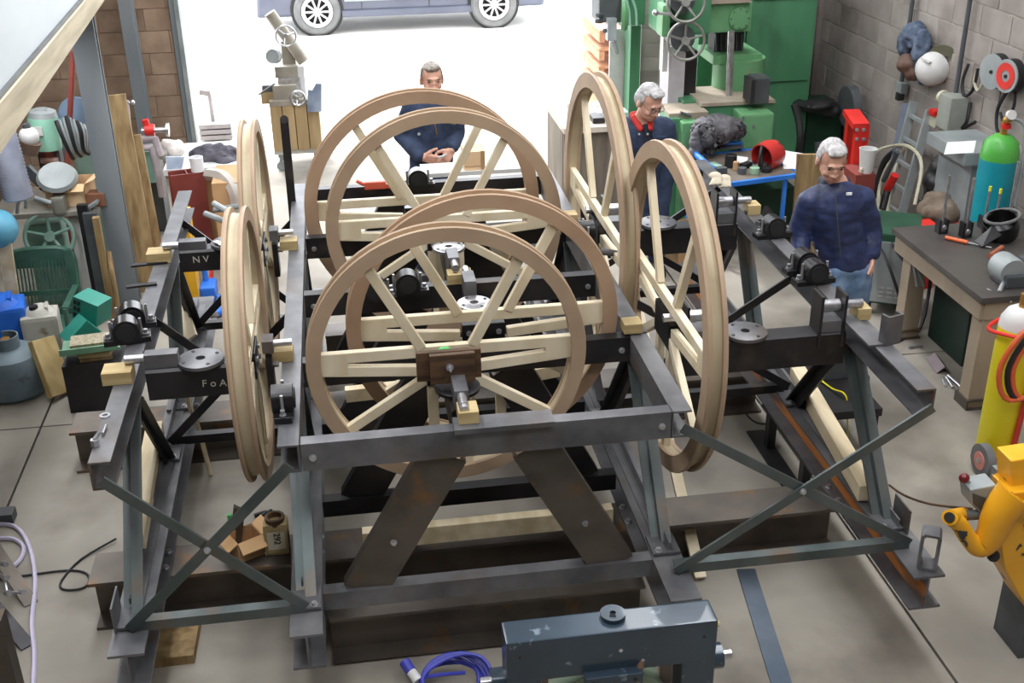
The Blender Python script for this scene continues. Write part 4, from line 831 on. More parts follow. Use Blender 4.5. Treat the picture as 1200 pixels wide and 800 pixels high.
MB().cyl((c0.x - .08, 10.45, c0.z), (c0.x - .08, 10.45, c1.z), .24, n=32).build('knee_sleeve', GREENL, mm, smooth=True)
mb = MB(); bx(mb, 868, 74, 894, 121, 10.35, .4, .02); mb.build('knee_block', GREEN, mm)
mb = MB(); bx(mb, 836, 64, 893, 75, 10.3, .5, .01); mb.build('knee_flange', GREENL, mm)
MB().cyl(PY(857, 36, 10.1), PY(854, 118, 10.1), .03, n=16).build('elevating_screw', BRIGHT, mm, smooth=True); MB().cyl(PY(854, 122, 10.1), PY(854, 115, 10.1), .11, .07, 24).build('screw_collar', GREEN, mm, smooth=True)
mb = MB(); bx(mb, 820, 122, 909, 168, 9.9, .55, .015, z0=0); mb.build('base', GREEN, mm)
mb = MB(); a, b, lo, hi = bx(mb, 822, 119, 908, 123, 9.88, .6); mb.build('base_top', MATS['dusty_top'], mm)
mb = MB(); bx(mb, 868, 134, 906, 174, 9.6, .25, .02); o = mb.build('control_box', GREENL, mm)
for u, v in ((871, 138), (883, 148), (870, 170)): MB().cyl(PY(u, v, 9.6), PY(u, v, 9.59), .012, n=10).build('screw', GREYD, o)
mb = MB(); bx(mb, 884, 92, 902, 122, 9.75, .2, .01); mb.build('motor', GREYD, mm); mb = MB(); bx(mb, 880, 94, 885, 121, 9.7, .2); mb.build('motor_plate', BLACK, mm)
# gear unit with handwheels, left part
mb = MB(); bx(mb, 777, -20, 834, 42, 10.1, .5, .03); mb.build('apron_housing', GREEN, mm); mb = MB(); bx(mb, 776, 6, 786, 44, 9.95, .2, .03); mb.build('lever_housing', GREENL, mm)
WHL = mat('worn_handwheel', (128, 128, 122), (150, 150, 144), .45, .4, 10)
for v in (3, 48): 
    c = PY(804, v, 9.8); handwheel(mm, 'handwheel', c, .158, (-.1, -1, .15), WHL, 5, .013, .05); MB().cyl(c + V((0, .1, 0)), c + V((0, .35, 0)), .11, n=24).build('dial', GREYD, mm, smooth=True)
MB().cyl(PY(768, 15, 9.8), PY(786, 17, 9.8), .013, n=10).build('clamp_lever', BRIGHT, mm, smooth=True); MB().sph(PY(768, 15, 9.8), .028, 12).build('lever_ball', BRIGHT, mm, smooth=True)
mb = MB(); bx(mb, 783, 62, 802, 134, 10.2, .3, .01, z0=0); mb.build('white_pillar', mat('scuffed_white', (186, 182, 188), (214, 210, 216), .5, 0, 4), mm)
mb = MB(); bx(mb, 801, 60, 816, 119, 10.25, .2); mb.build('slideway_cover', DARKST, mm)
mb = MB(); bx(mb, 777, 30, 783, 84, 10.15, .1); mb.build('rail_strip', WHITE, mm)
mb = MB(); bx(mb, 800, 118, 822, 134, 10.05, .4, .01, z0=.2); mb.build('saddle', GREEN, mm)
mb = MB(); bx(mb, 784, 132, 830, 141, 9.75, .35, .006); mb.build('tray', MATS['dusty_top'], mm)
mb = MB(); bx(mb, 783, 139, 798, 166, 9.7, .3, .015, z0=0); mb.build('foot_box', GREEN, mm); mb = MB(); bx(mb, 799, 144, 818, 178, 9.6, .3, .015, z0=0); mb.build('foot_box', GREENL, mm)
one(MB().cyl(PY(797, 132, 9.72), PY(810, 136, 9.72), .014, n=10), 'tool_handle', GREYD, 'dark grey tool handle lying on the dusty tray of the green milling machine', 'tool', smooth=True)
# radial drill left of it
rd = thing('radial_drill', 'green radial drill with grey spindle head beside the door opening', 'drill', (2.8, 11.2, 0))
mb = MB(); bx(mb, 738, 30, 750, 125, 11.2, .25, .01, z0=0); mb.build('column', GREEN, rd)
mb = MB(); bx(mb, 702, -25, 732, 27, 10.9, .35, .03); o = mb.build('spindle_head', GREYD, rd); mb = MB(); bx(mb, 727, -25, 757, 30, 11.0, .3, .02); mb.build('arm', GREEN, rd)
MB().lathe([(.02, 0), (.17, 0), (.18, .03), (.16, .06), (.02, .06), (.02, 0)], PY(728, 14, 10.85), (1, -.2, 0), 28).build('feed_drum', GREENL, rd, smooth=True)
mb = MB(); bx(mb, 712, 22, 723, 48, 10.8, .09, .01); mb.build('quill', mat('pale_steel', (150, 156, 162), (172, 178, 184), .4, .4), rd); MB().cyl(PY(719, 48, 10.85), PY(723, 63, 10.85), .03, .02, 14).build('spindle_nose', GREY, rd, smooth=True)
for k, u in enumerate((735, 743)): MB().tube(bez([PY(u - 3, -4, 10.7), PY(u + 2, 12, 10.7), PY(u + 3 , 30, 10.7)], 10), .012, 8).build('feed_lever', TEALG, rd, smooth=True)
for u, v in ((700, 18), (699, 25), (708, 36)): MB().cyl(PY(u, v, 10.85), PY(u + 6, v, 10.9), .02, n=10).build('knob', GREYD, rd, smooth=True)
mb = MB(); bx(mb, 714, 34, 738, 128, 11.5, .03, z0=0); mb.build('white_guard', WHITE, rd)
# pallets outside the door
pt = thing('pallet_stack', 'orange timber pallets stacked outside the door opening', 'pallets', PY(714, 112, 13.2)); pt.location.z = 0
PAL = mat('orange_pallet', (176, 124, 92), (200, 150, 118), .8)
for k in range(6):
    z = .12 + k * .2
    x = PY(713, 90, 13.2).x
    MB().box((x, 13.4, z), (.34, .9, .03)).build('deck_board', PAL, pt)
    for dx in (-.14, 0, .14): MB().box((x + dx, 13.4, z - .07), (.06, .9, .1)).build('bearer', PAL, pt)
# back workbench behind the man with the red collar
wb = thing('workbench', 'long workbench piled with tools in front of the bright door opening', 'workbench', (2.35, 10.0, 0))
a, b, lo, hi = ext(660, 151, 742, 190, 9.7)
MB().box(((a+b)/2, 10.1, hi), (b - a, .85, .05), bev=.004).build('bench_top', mat('pale_bench_top', (198, 186, 168), (216, 206, 190), .7), wb); MB().box(((a+b)/2, 9.76, hi/2), (b - a, .04, hi)).build('front_board', mat('grey_brown_board', (104, 94, 82), (132, 122, 108), .8, 0, 4, (3, 3, .5)), wb); MB().box((a + .03, 10.1, hi/2), (.05, .8, hi)).build('side_board', MATS['grey_brown_board'], wb)
for k, (q, m, nm, lb) in enumerate((((686, 114, 700, 122), DARKST, 'power_tool', 'black power tool on the back workbench'), ((718, 116, 730, 126), TEALG, 'tool_tray', 'grey-green tilted tray on the back workbench'), ((686, 128, 704, 136), PAPER, 'paper_pile', 'white papers on the back workbench'), ((664, 120, 682, 138), WHITE, 'white_box', 'white box at the left end of the back workbench'), ((700, 140, 703, 149), ZINC, 'steel_pin', 'bright steel pin standing on the back workbench'))):
    mb = MB(); x0_, x1_, l_, h_ = ext(*q, 10.1); hh_ = max(.03, (h_ - l_) * .8); mb.box(((x0_+x1_)/2, 9.85 + .1 * k, hi + .026 + hh_/2), (x1_-x0_, .16, hh_), bev=.01); one(mb, nm, m, lb, 'tool' if k != 2 else 'papers')
# blue table with helmet and oddments
TZ = .75
bt = thing('blue_table', 'bright blue framed steel table cluttered with oddments at the back right', 'table', (3.4, 9.1, 0))
fa, fb = PZ(856, 214, TZ), PZ(938, 203, TZ)
tw = fb - fa; ang = math.atan2(tw.y, tw.x); Rt = Matrix.Rotation(ang, 3, 'Z'); tp = lambda u, v, z=TZ: fa + Rt @ V((u, v, 0)) + V((0, 0, z - TZ))
Lw = tw.length; Dp = .75
MB().box(tp(Lw/2, Dp/2, TZ - .008), (Lw - .04, Dp - .04, .014), Rt).build('table_top', mat('grimy_table_top', (96, 88, 80), (120, 110, 100), .6, .1), bt)
MB().bar(tp(-.03, 0, TZ - .015), tp(Lw + .03, 0, TZ - .015), .03, .035).build('front_rail', BLUE, bt); MB().bar(tp(0, Dp, TZ - .015), tp(Lw, Dp, TZ - .015), .03, .035).build('rear_rail', BLUE, bt)
for u in (0, Lw): MB().bar(tp(u, 0, TZ - .015), tp(u, Dp, TZ - .015), .03, .035, (0, 0, 1)).build('side_rail', BLUE, bt)
for u in (.02, Lw - .12):
    for v in (.03, Dp - .03): MB().bar(tp(u, v, 0), tp(u, v, TZ - .03), .03, .03, (0, 1, 0)).build('leg', BLUE, bt)
fs = thing('blue_frame', 'bright blue tube stand with dark shelf under a grey coat beside the blue table', 'stand', (3.1, 9.5, 0))
s0, s1, s2, s3 = PY(811, 177, 9.3), PY(836, 200, 8.9), PY(823, 172, 9.5), PY(868, 167, 9.5)
MB().cyl(s0, s1, .028, n=10).build('sloping_rail', BLUE, fs, smooth=True); MB().cyl(s2, s3, .022, n=10).build('top_rail', BLUE, fs, smooth=True); MB().cyl(s0, (s0.x, s0.y, 0), .022, n=10).build('leg', BLUE, fs, smooth=True); MB().cyl(s3, (s3.x, s3.y, 0), .022, n=10).build('leg', BLUE, fs, smooth=True)
MB().box(((s2 + s3)/2 + V((0, .12, -.01))), ((s3-s2).length, .4, .02)).build('shelf', GREYD, fs)
jk = one(MB().sph(PY(838, 152, 9.45), .2, 14, (1.05, .8, .62)).sph(PY(826, 160, 9.35), .13, 12).sph(PY(853, 152, 9.5), .14, 12, (1.1, 1, .7)).sph(PY(816, 175, 9.3), .085, 12, (.7, .8, 2.2)).sph(PY(809, 190, 9.25), .06, 12, (.6, .8, 2)), 'work_coat', mat('grey_black_cloth', (70, 70, 74), (112, 110, 114), .8, 0, 9, bump=.3), 'grey and black work coat thrown over the blue tube stand', 'coat'); wrinkle(remesh(jk, .012), .07, 6, 2)
rh = thing('red_helmet', 'scuffed red welding helmet lying on the blue table', 'helmet', PZ(902, 196, TZ))
c = tp(.38, .3) + V((0, 0, .125)); c = PY(902, 181, c.y)
RHM = mat('scuffed_red', (178, 40, 36), (196, 54, 48), .4, 0, 3, spot=(60, 50, 50), spot_scale=8, spot_t=(.6, .64))
MB().lathe([(.118, -.10), (.125, 0), (.105, .075), (.06, .115), (.0, .125), (.0, .115), (.055, .105), (.095, .068), (.113, 0), (.108, -.10), (.118, -.10)], c, (.75, .45, .1), 28).build('shell', RHM, rh, smooth=True)
MB().tube([c + V((-.09, -.05, 0)) + Matrix.Rotation(-.5, 3, 'Z') @ V((0, .085*math.cos(a), .095*math.sin(a))) for a in [k*2*PI/20 for k in range(20)]], .012, 8, True).build('head_band', BLACK, rh, smooth=True)
def sheet(pts, lb, z, m=PAPER, name='paper_sheet', cat='paper', g=None, th=.003): return one(MB().poly([PZ(x, y, z) for x, y in pts], th, (0, 0, 1)), name, m, lb, cat, g)
sheet([(918, 198), (935, 198), (941, 180), (916, 176)], 'white paper sheets on the right end of the blue table', TZ + .003)
sheet([(862, 192), (874, 192), (877, 186), (864, 184)], 'small crumpled white paper on the blue table left of the red helmet', TZ + .02, th=.012)
for (x, y, r_, h_, m, lb) in ((898, 201, .045, .035, BLACK, 'flat black tin on the front of the blue table'), (884, 203, .04, .05, mat('pale_green_tin', (136, 170, 140), (150, 182, 154), .5), 'pale green tin on the front of the blue table'), (869, 203, .038, .05, GREYD, 'dark grey tin on the front of the blue table'), (856, 195, .05, .10, BLACK, 'black tin at the left of the blue table')):
    p = PZ(x, y, TZ + .001); one(MB().lathe([(0, 0), (r_, 0), (r_, h_), (r_*.85, h_), (r_*.85, h_*.9), (0, h_*.9), (0, 0)], p, n=18), 'tin', m, lb, 'tin', 'tins on the blue table', smooth=True)
one(MB().lathe([(0, 0), (.085, 0), (.085, .012), (.0, .012)], PZ(887, 192, TZ), n=20), 'sanding_disc', GREY, 'round grey sanding disc on the blue table in front of the red helmet', 'disc', smooth=True)
# things under and before the blue table
tv = PZ(912, 246, .235)
ty = thing('rubber_tyre', 'worn rubber tyre half hidden behind the outer right beam', 'tyre', (tv.x, tv.y, 0)); MB().lathe([(.15, -.06), (.2, -.07), (.23, -.05), (.235, 0), (.23, .05), (.2, .07), (.15, .06), (.15, -.06)], (tv.x, tv.y, .235), (.4, -.6, .5), 36).build('tread', RUBG, ty, smooth=True)
mb = MB(); bx(mb, 862, 222, 930, 262, 9.2, .5, z0=0); one(mb, 'green_chest', GREEND, 'dark green metal chest under the blue table', 'chest')
p = PZ(925, 262, .01); one(MB().cyl(p, p + V((-.12, .05, .55)), .02, n=10), 'steel_rod', GREY, 'grey steel rod standing beside the man\'s sleeve', 'rod', smooth=True)
gl = thing('work_gloves', 'pair of pale work gloves lying on the far right headstock end', 'gloves', PY(842, 206, 6.5))
for k, (x, y) in enumerate(((838, 206), (849, 209))):
    b = PY(x, y, 6.48); mb = MB(); mb.sph(b, .035, 12, (1.2, 1, .7))
    for j in range(4): mb.cyl(b + V((-.01 + .012*j, -.02, 0)), b + V((-.05 + .022*j, -.065, -.03)), .010, .008, 8); mb.sph(b + V((-.05 + .022*j, -.065, -.03)), .009, 8)
    o = mb.build('glove', mat('glove_leather', (178, 168, 148), (200, 190, 170), .8, 0, 12), gl); remesh(o, .006)
# green cabinet and black trunking behind the man in the padded jacket
mb = MB(); bx(mb, 944, 126, 985, 190, 11.1, .5, z0=0); one(mb, 'green_cabinet', GREEND, 'dark green steel cabinet between the milling machine and the red press', 'cabinet')
o = one(MB().sph(PY(955, 122, 10.9), .16, 12, (1.4, 1, .3)).sph(PY(975, 128, 10.9), .14, 12, (1.2, 1, .5)), 'black_sheet', BLACK, 'black cloth heaped on the dark green cabinet', 'cloth'); wrinkle(remesh(o, .02), .03, 8)
one(MB().cyl(PY(991, 125, 10.7), PY(1001, 124, 10.7), .2, n=28), 'round_guard', GREYD, 'round dark guard standing on the dark green cabinet', 'guard', smooth=True)
cable([PY(931, 122, 10.2), PY(936, 140, 10.15), PY(938, 160, 10.1), PY(936, 180, 10.1)], .035, BLACK, 'black_trunking', 'thick black flexible trunking on the green milling machine column', 'hose')
o = one(MB().box(PY(992, 195, 10.4) + V((-.1, 0, -.1)), (.4, .05, .7), Matrix.Rotation(-.3, 3, 'X'), .003), 'grey_sheet', GREYD, 'grey metal sheet leaning on the wall behind the red press', 'sheet')
# items seen through the right bays
tb = thing('cardboard_box', 'open cardboard box on the floor seen through the near right wheel', 'box', PZ(793, 303, 0))
p = PZ(796, 303, 0); 
def open_box(root, c, w, d, h, m, flaps=.7, rz=0, t=.006):
    R = Matrix.Rotation(rz, 3, 'Z'); c = V(c); P = lambda x, y, z: c + R @ V((x, y, z))
    MB().box(P(0, 0, t/2), (w, d, t), R).build('bottom', m, root)
    for s in (-1, 1):
        MB().box(P(s*w/2, 0, h/2), (t, d, h), R).build('side', m, root); MB().box(P(0, s*d/2, h/2), (w, t, h), R).build('side', m, root)
        MB().bar(P(s*w/2, -d/2, h), P(s*w/2, d/2, h), .002, .002) if 0 else None
        f = MB(); f.poly([P(s*w/2, -d/2, h), P(s*w/2, d/2, h), P(s*(w/2 + w*.35*flaps), d/2, h - .03 + .06*(s > 0)), P(s*(w/2 + w*.35*flaps), -d/2, h - .03 + .06*(s > 0))], .005, (0, 0, 1)); f.build('flap', m, root)
        f = MB(); f.poly([P(-w/2, s*d/2, h), P(w/2, s*d/2, h), P(w/2, s*(d/2 + d*.35*flaps), h - .04), P(-w/2, s*(d/2 + d*.35*flaps), h - .04)], .005, (0, 0, 1)); f.build('flap', m, root)
open_box(tb, (p.x + .05, p.y, 0), .3, .25, .3, CARD, .5, .3)
bc = thing('blue_can', 'blue aerosol can on the floor behind the near right wheel', 'can', (p.x - .17, p.y - .02, 0)); MB().lathe([(0, 0), (.055, 0), (.055, .34), (.045, .37), (.0, .37)], (p.x - .2, p.y - .06, 0), n=20).build('body', BLUEP, bc, smooth=True); MB().cyl((p.x - .2, p.y - .06, .37), (p.x - .2, p.y - .06, .42), .03, n=14).build('cap', WHITE, bc, smooth=True)
o = one(MB().box(PZ(775, 358, .02), (.12, .08, .04), bev=.012), 'red_scrap', RED, 'small red plastic piece on the floor behind the near right wheel', 'scrap')
# things on the rear cross beam
cbx = thing('cardboard_box', 'cardboard box on a white table behind the rear cross beam', 'box', PY(557, 208, 8.05))
wt = thing('white_table', 'low white table just behind the rear cross beam', 'table', (1.0, 8.3, 0))
a, b, lo, hi = ext(495, 200, 632, 212, 8.0)
MB().box(((a+b)/2, 8.12, hi - .015), (b - a, .24, .03)).build('table_top', WHITE, wt)
for x in (a + .05, b - .05):
    for y in (8.03, 8.21): MB().box((x, y, (hi-.03)/2), (.05, .05, hi - .03)).build('leg', GREY, wt)
mb = MB(); x0_, x1_, l_, h_ = ext(542, 187, 566, 208, 8.15); mb.box(((x0_+x1_)/2, 8.12, hi + .001 + (h_-l_)/2), (x1_-x0_, .2, h_-l_)); mb.build('carton', CARDL, cbx); MB().box((x1_ - .015, 8.018, hi + .005 + (h_-l_)/2), (.03, .004, h_-l_)).build('tape_strip', CARD, cbx); MB().box(((x0_+x1_)/2, 8.019, hi + .03), (x1_-x0_, .003, .004)).build('seam', CARD, cbx)
cbx.location.z = hi
for o in cbx.children: o.location.z -= hi - PY(557, 208, 8.05).z
cl_ = thing('red_clamp', 'small orange-red clamp lying on the rear cross beam', 'clamp', PZ(442, 222, ZT)); OC = mat('orange_red_paint', (196, 82, 58), (210, 98, 74), .5)
p = PZ(440, 221, ZT); MB().box(p + V((0, 0, .025)), (.14, .04, .05), bev=.008).build('body', OC, cl_); MB().cyl(p + V((-.07, 0, .03)), p + V((-.12, 0, .06)), .012, n=8).build('screw', OC, cl_); MB().box(p + V((.09, 0, .015)), (.08, .03, .03), bev=.006).build('jaw', OC, cl_)
one(MB().cyl(PY(703, 294, 5.9), PY(728, 298, 5.9), .02, .018, 14), 'hose_stub', RUBG, 'dark grey hose stub between the two tall right wheels', 'hose', smooth=True)
# ================================================================== outside and doorway
car = thing('car', 'grey estate car parked outside, seen below its windows', 'car', (1.1, 19.9, 0))
CY = 19.25
mb = MB(); outl = [(-1.25, .28), (-1.22, .62), (-1.1, .78), (-.5, .92), (.1, 1.42), (.5, 1.5), (2.3, 1.5), (2.9, 1.36), (3.32, .98), (3.42, .6), (3.38, .3)]
mb.poly([(x, CY, z) for x, z in outl], 1.75, (0, 1, 0)); mb.build('body', CARP, car, bevel=.05)
mb = MB(); mb.poly([(-.3, CY - .012, .98), (.2, CY - .012, 1.38), (2.3, CY - .012, 1.4), (2.85, CY - .012, 1.0)], .02, (0, 1, 0)); mb.build('window', GLASS, car)
for x in (.42, 1.5): MB().box((x, CY - .005, .68), (.012, .015, .72)).build('door_gap', BLACK, car)
MB().box((1.15, CY - .02, .52), (2.0, .04, .05), bev=.015).build('side_moulding', GREY, car); MB().box((1.15, CY - .015, .31), (2.1, .05, .12), bev=.02).build('sill', CARP, car); MB().box((1.2, CY - .03, .565), (.6, .02, .03), bev=.008).build('chrome_strip', BRIGHT, car)
for x in (-.29, 2.54):
    MB().lathe([(.0, -.02), (.42, -.02), (.42, .03), (.40, .03), (.0, .01), (.0, -.02)], (x, CY - .0, .38), (0, -1, 0), 36).build('wheel_arch', BLACK, car)
    w = MB().lathe([(.24, -.1), (.34, -.1), (.37, -.07), (.37, .06), (.34, .1), (.25, .1), (.24, -.1)], (x, CY + .0, .37), (0, -1, 0), 40).build('tyre', RUBG, car, smooth=True)
    MB().lathe([(.19, 0), (.26, .0), (.26, .03), (.19, .03), (.19, 0)], (x, CY - .07, .37), (0, -1, 0), 36).build('alloy_rim', BRIGHT, w, smooth=True); MB().cyl((x, CY - .07, .37), (x, CY - .10, .37), .06, n=18).build('alloy_hub', BRIGHT, w)
    for k in range(10):
        a = k*PI/5; MB().bar((x + .04*math.cos(a), CY - .085, .37 + .04*math.sin(a)), (x + .21*math.cos(a), CY - .085, .37 + .21*math.sin(a)), .03, .06, (0, -1, 0)).build('alloy_spoke', BRIGHT, w)
# grinder on its wooden crate
cr = thing('wheeled_crate', 'wooden crate on castors standing in the door opening under a small machine', 'crate', (-.45, 12.3, 0))
WC = mat('crate_wood', (150, 126, 88), (176, 152, 114), .7, 0, 4, (3, 3, .5))
x0_, x1_, l_, h_ = ext(318, 124, 376, 176, 12.0)
for k in range(4): 
    w_ = (x1_-x0_)/4; MB().box((x0_ + w_*(k+.5), 12.02, (l_+h_)/2), (w_ - .008, .04, h_-l_), bev=.004).build('plank', WC, cr)
MB().box(((x0_+x1_)/2, 12.3, (l_+h_)/2), (x1_-x0_ - .01, .5, h_-l_ - .01)).build('box', WC, cr); MB().box(((x0_+x1_)/2, 12.3, l_ - .03), (x1_-x0_, .5, .05)).build('base_frame', WHITE, cr)
for x in (x0_ + .06, x1_ - .06):
    for y in (12.1, 12.5): MB().cyl((x, y - .02, .05), (x, y + .02, .05), .05, n=16).build('castor', GREY, cr)
if l_ > .12: [MB().box((x, y, (l_)/2 + .02), (.03, .03, max(.02, l_ - .08))).build('castor_stem', GREY, cr) for x in (x0_ + .06, x1_ - .06) for y in (12.1, 12.5)]
gm = thing('surface_grinder', 'small grey surface grinder with handwheels on the wooden crate', 'machine', (-.5, 12.2, h_))
GM = mat('grinder_grey', (140, 134, 122), (164, 158, 146), .5, .1, 6)
MB().box(((x0_+x1_)/2, 12.25, h_ + .03), (.5, .5, .06), bev=.01).build('bed', GM, gm)
mb = MB(); bx(mb, 320, 100, 348, 122, 12.05, .3, .01); mb.build('saddle', GM, gm); mb = MB(); bx(mb, 326, 92, 352, 106, 12.1, .3, .01); mb.build('table', BRIGHT, gm); mb = MB(); bx(mb, 306, 108, 322, 122, 12.1, .3, .01); mb.build('side_box', WC, gm); mb = MB(); bx(mb, 307, 100, 322, 108, 12.1, .2, .01); mb.build('motor', GREYD, gm)
mb = MB(); bx(mb, 322, 78, 350, 91, 12.15, .35, .01); mb.build('cross_slide', GM, gm); mb = MB(); bx(mb, 330, 48, 346, 80, 12.25, .25, .02); mb.build('column', GM, gm); mb = MB(); bx(mb, 350, 78, 358, 124, 12.15, .2, .006); mb.build('white_guard', WHITE, gm)
MB().cyl(PY(316, 15, 12.2), PY(356, 72, 12.2), .06, n=16).build('ram', GM, gm, smooth=True); MB().cyl(PY(322, 58, 12.1), PY(322, 72, 12.1), .05, n=14).build('chuck', GM, gm, smooth=True); MB().cyl(PY(319, 66, 12.0), PY(323, 66, 12.1), .07, n=20).build('wheel_guard', GREY, gm, smooth=True)
handwheel(gm, 'handwheel', PY(335, 42, 12.05), .10, (0, -1, .1), BRIGHT, 3, .009, .02); handwheel(gm, 'handwheel', PY(349, 115, 11.98), .07, (0, -1, .1), BRIGHT, 3, .012, .02)
MB().cyl(PY(303, 111, 12.0), PY(322, 98, 12.05), .01, n=8).build('lever', GREYD, gm); 
sh = thing('steel_sheet', 'bent grey sheet standing beside the small grinder', 'sheet', PY(367, 124, 11.95)); mb = MB(); mb.poly([PY(360, 131, 11.93), PY(377, 131, 11.93), PY(377, 98, 11.95), PY(370, 98, 11.95), PY(366, 106, 11.95), PY(361, 105, 11.95)], .02, (0, 1, 0)); mb.build('sheet', mat('blue_grey_sheet', (118, 134, 160), (176, 188, 206), .4, .3, 4), sh)
ls = thing('floor_lamp', 'thin grey post with small head standing on grey slabs outside the door', 'lamp', PY(253, 165, 13.5)); ls.location.z = 0
LG = mat('lamp_grey', (128, 124, 126), (146, 142, 144), .5)
MB().cyl(V((PY(253, 168, 13.5).x, 13.5, .18)), PY(245, 110, 13.5), .025, n=10).build('pole', LG, ls, smooth=True); MB().box(PY(240, 108, 13.5), (.12, .1, .06), Matrix.Rotation(.2, 3, 'Y'), .01).build('head', LG, ls)
sl = thing('slab_stack', 'stack of three grey slabs on the ground outside the door', 'slabs', PY(256, 185, 13.4)); sl.location.z = 0
for k in range(3): MB().box((PY(256, 170, 13.5).x, 13.6, .04 + k*.065), (.36, .5, .05), bev=.006).build('slab', LG, sl)

# oddments along the blue table and below it
for k, (x, y, sx, sy, sz, m, nm, lb) in enumerate(((845, 203, .09, .05, .05, GREYD, 'steel_block', 'dark steel block at the near left corner of the blue table'), (838, 196, .06, .12, .03, TEALG, 'tin_lid', 'grey-green flat tin at the left of the blue table'),
        (874, 196, .10, .06, .04, BLACK, 'battery', 'black battery lying in the middle of the blue table'), (862, 199, .04, .04, .07, CARD, 'small_carton', 'little cardboard carton at the left front of the blue table'))):
    p = PZ(x, y, TZ + .001); one(MB().box(p + V((0, 0, sz/2)), (sx, sy, sz), Matrix.Rotation(.3*k, 3, 'Z'), .004), nm, m, lb, 'oddment')
mbp = thing('column_plate', 'x', 'x') if 0 else None
for z in (.95, 1.75): MB().box((PY(910, 100, 11).x, 10.993, z), (.62, .008, .012)).build('panel_seam', GREEND, mm)
# ================================================================== left side clutter
# gas bottle, jerrycans, leaning board
BG = mat('blue_grey_bottle', (92, 108, 118), (116, 132, 140), .55, .1, 4, spot=(72, 76, 80), spot_scale=5, spot_t=(.62, .7))
c = PZ(20, 458, 0); gb = thing('gas_bottle', 'squat blue-grey gas bottle with collar at the left edge', 'gas bottle', (c.x, c.y, 0))
MB().lathe([(.02, .0), (.19, .0), (.215, .03), (.215, .23), (.195, .29), (.13, .33), (.05, .345), (.02, .345), (.02, 0)], (c.x, c.y, 0), n=36).build('body', BG, gb, smooth=True)
MB().lathe([(.075, .33), (.085, .33), (.085, .42), (.075, .42), (.075, .33)], (c.x, c.y, 0), n=20, a0=.4, a1=5.2).build('collar', BG, gb, smooth=True); MB().cyl((c.x, c.y, .34), (c.x, c.y, .40), .03, n=12).build('valve', BRASS, gb)
one(MB().bar(PZ(72, 462, .02) + V((0, 0, 0)), PY(48, 397, 7.45), .19, .05, (.8, -.5, .4)), 'leaning_board', mat('yellow_pine_board', (186, 160, 106), (210, 186, 134), .7, 0, 5, (3, 3, .5), bump=.05), 'thick yellow pine board leaning on the blue-grey gas bottle', 'board', bevel=.004)
def jerry(c, w, d, h, m, root, rz=0):
    R = Matrix.Rotation(rz, 3, 'Z'); P = lambda x, y, z: V(c) + R @ V((x, y, z))
    MB().box(P(0, 0, h*.44), (w, d, h*.88), R, .03).build('body', m, root); MB().lathe([(w*.42, 0), (w*.3, h*.1), (.05, h*.12), (.02, h*.12)], P(0, 0, h*.86), n=20).build('shoulder', m, root, smooth=True)
    MB().box(P(w*.22, 0, h*.96), (.1*w, d*.5, .03), R, .01).build('handle', m, root); MB().cyl(P(-w*.1, -d*.15, h*.95), P(-w*.1, -d*.15, h*1.02), .03, n=14).build('cap', BLACK, root)
c = PZ(58, 424, 0); jw = thing('white_jerrycan', 'grubby white plastic jerrycan behind the leaning board', 'jerrycan', c); jerry(c, .25, .22, .45, mat('grubby_white', (176, 174, 164), (198, 196, 186), .55, 0, 4, spot=(130, 110, 84), spot_scale=6, spot_t=(.62, .72)), jw, .15)
c = PZ(14, 425, 0) ; jb = thing('blue_jerrycan', 'bright blue plastic drum at the left edge behind the gas bottle', 'jerrycan', c); jerry((c.x, c.y, 0), .34, .28, .53, BLUEP, jb, .2); MB().box((c.x + .172, c.y - .02, .22), (.006, .2, .32), Matrix.Rotation(.2, 3, 'Z')).build('label', WHITE, jb)
# plastic garden chair
ch = thing('garden_chair', 'dark green plastic garden chair with slotted back at the left', 'chair', (-2.3, 8.42, 0))
CHG = mat('chair_green', (58, 96, 82), (74, 112, 98), .35)
Yc = 8.42; P = lambda x, y, d=0: PY(x, y, Yc + d)
W0, W1 = P(4, 320).x, P(90, 320).x; zt_, zs_ = P(48, 290, .12).z, P(48, 362).z
def arch(x0, x1, z0, z1, n=10):
    o = [(x0, z0)]; 
    for k in range(n + 1): a = PI - k*PI/n; o.append(((x0+x1)/2 + (x1-x0)/2*math.copysign(abs(math.cos(a))**.55, math.cos(a)), z1 - .10 + .10*abs(math.sin(a))**.8))
    return o + [(x1, z0)]
wdt = W1 - W0
# back made of border, rails and slats
mb = MB(); pts = arch(W0 + .02, W1 - .02, zs_ - .1, zt_)
mb.tube([(x, Yc + .10*(z - zs_)/(zt_-zs_), z) for x, z in pts], .022, 8); mb.build('back_border', CHG, ch, smooth=True)
for zz, hh in ((zt_ - .075, .13), (zs_ + .12, .035), (zs_ - .06, .12)): MB().box(((W0+W1)/2, Yc + .10*(zz - zs_)/(zt_-zs_), zz), (wdt - .06, .012, hh)).build('back_rail', CHG, ch)
for s in (W0 + .045, W1 - .045): MB().box((s, Yc + .03, (zt_+zs_)/2), (.06, .012, zt_-zs_)).build('back_stile', CHG, ch)
for k in range(15):
    x = W0 + .075 + (wdt - .15)*k/14; MB().bar((x, Yc, zs_ - .05), (x, Yc + .085, zt_ - .08), .010, .012, (0, 1, 0)).build('back_slat', CHG, ch)
MB().box(((W0+W1)/2, Yc - .22, zs_ - .06), (wdt - .06, .42, .025), bev=.008).build('seat', CHG, ch)
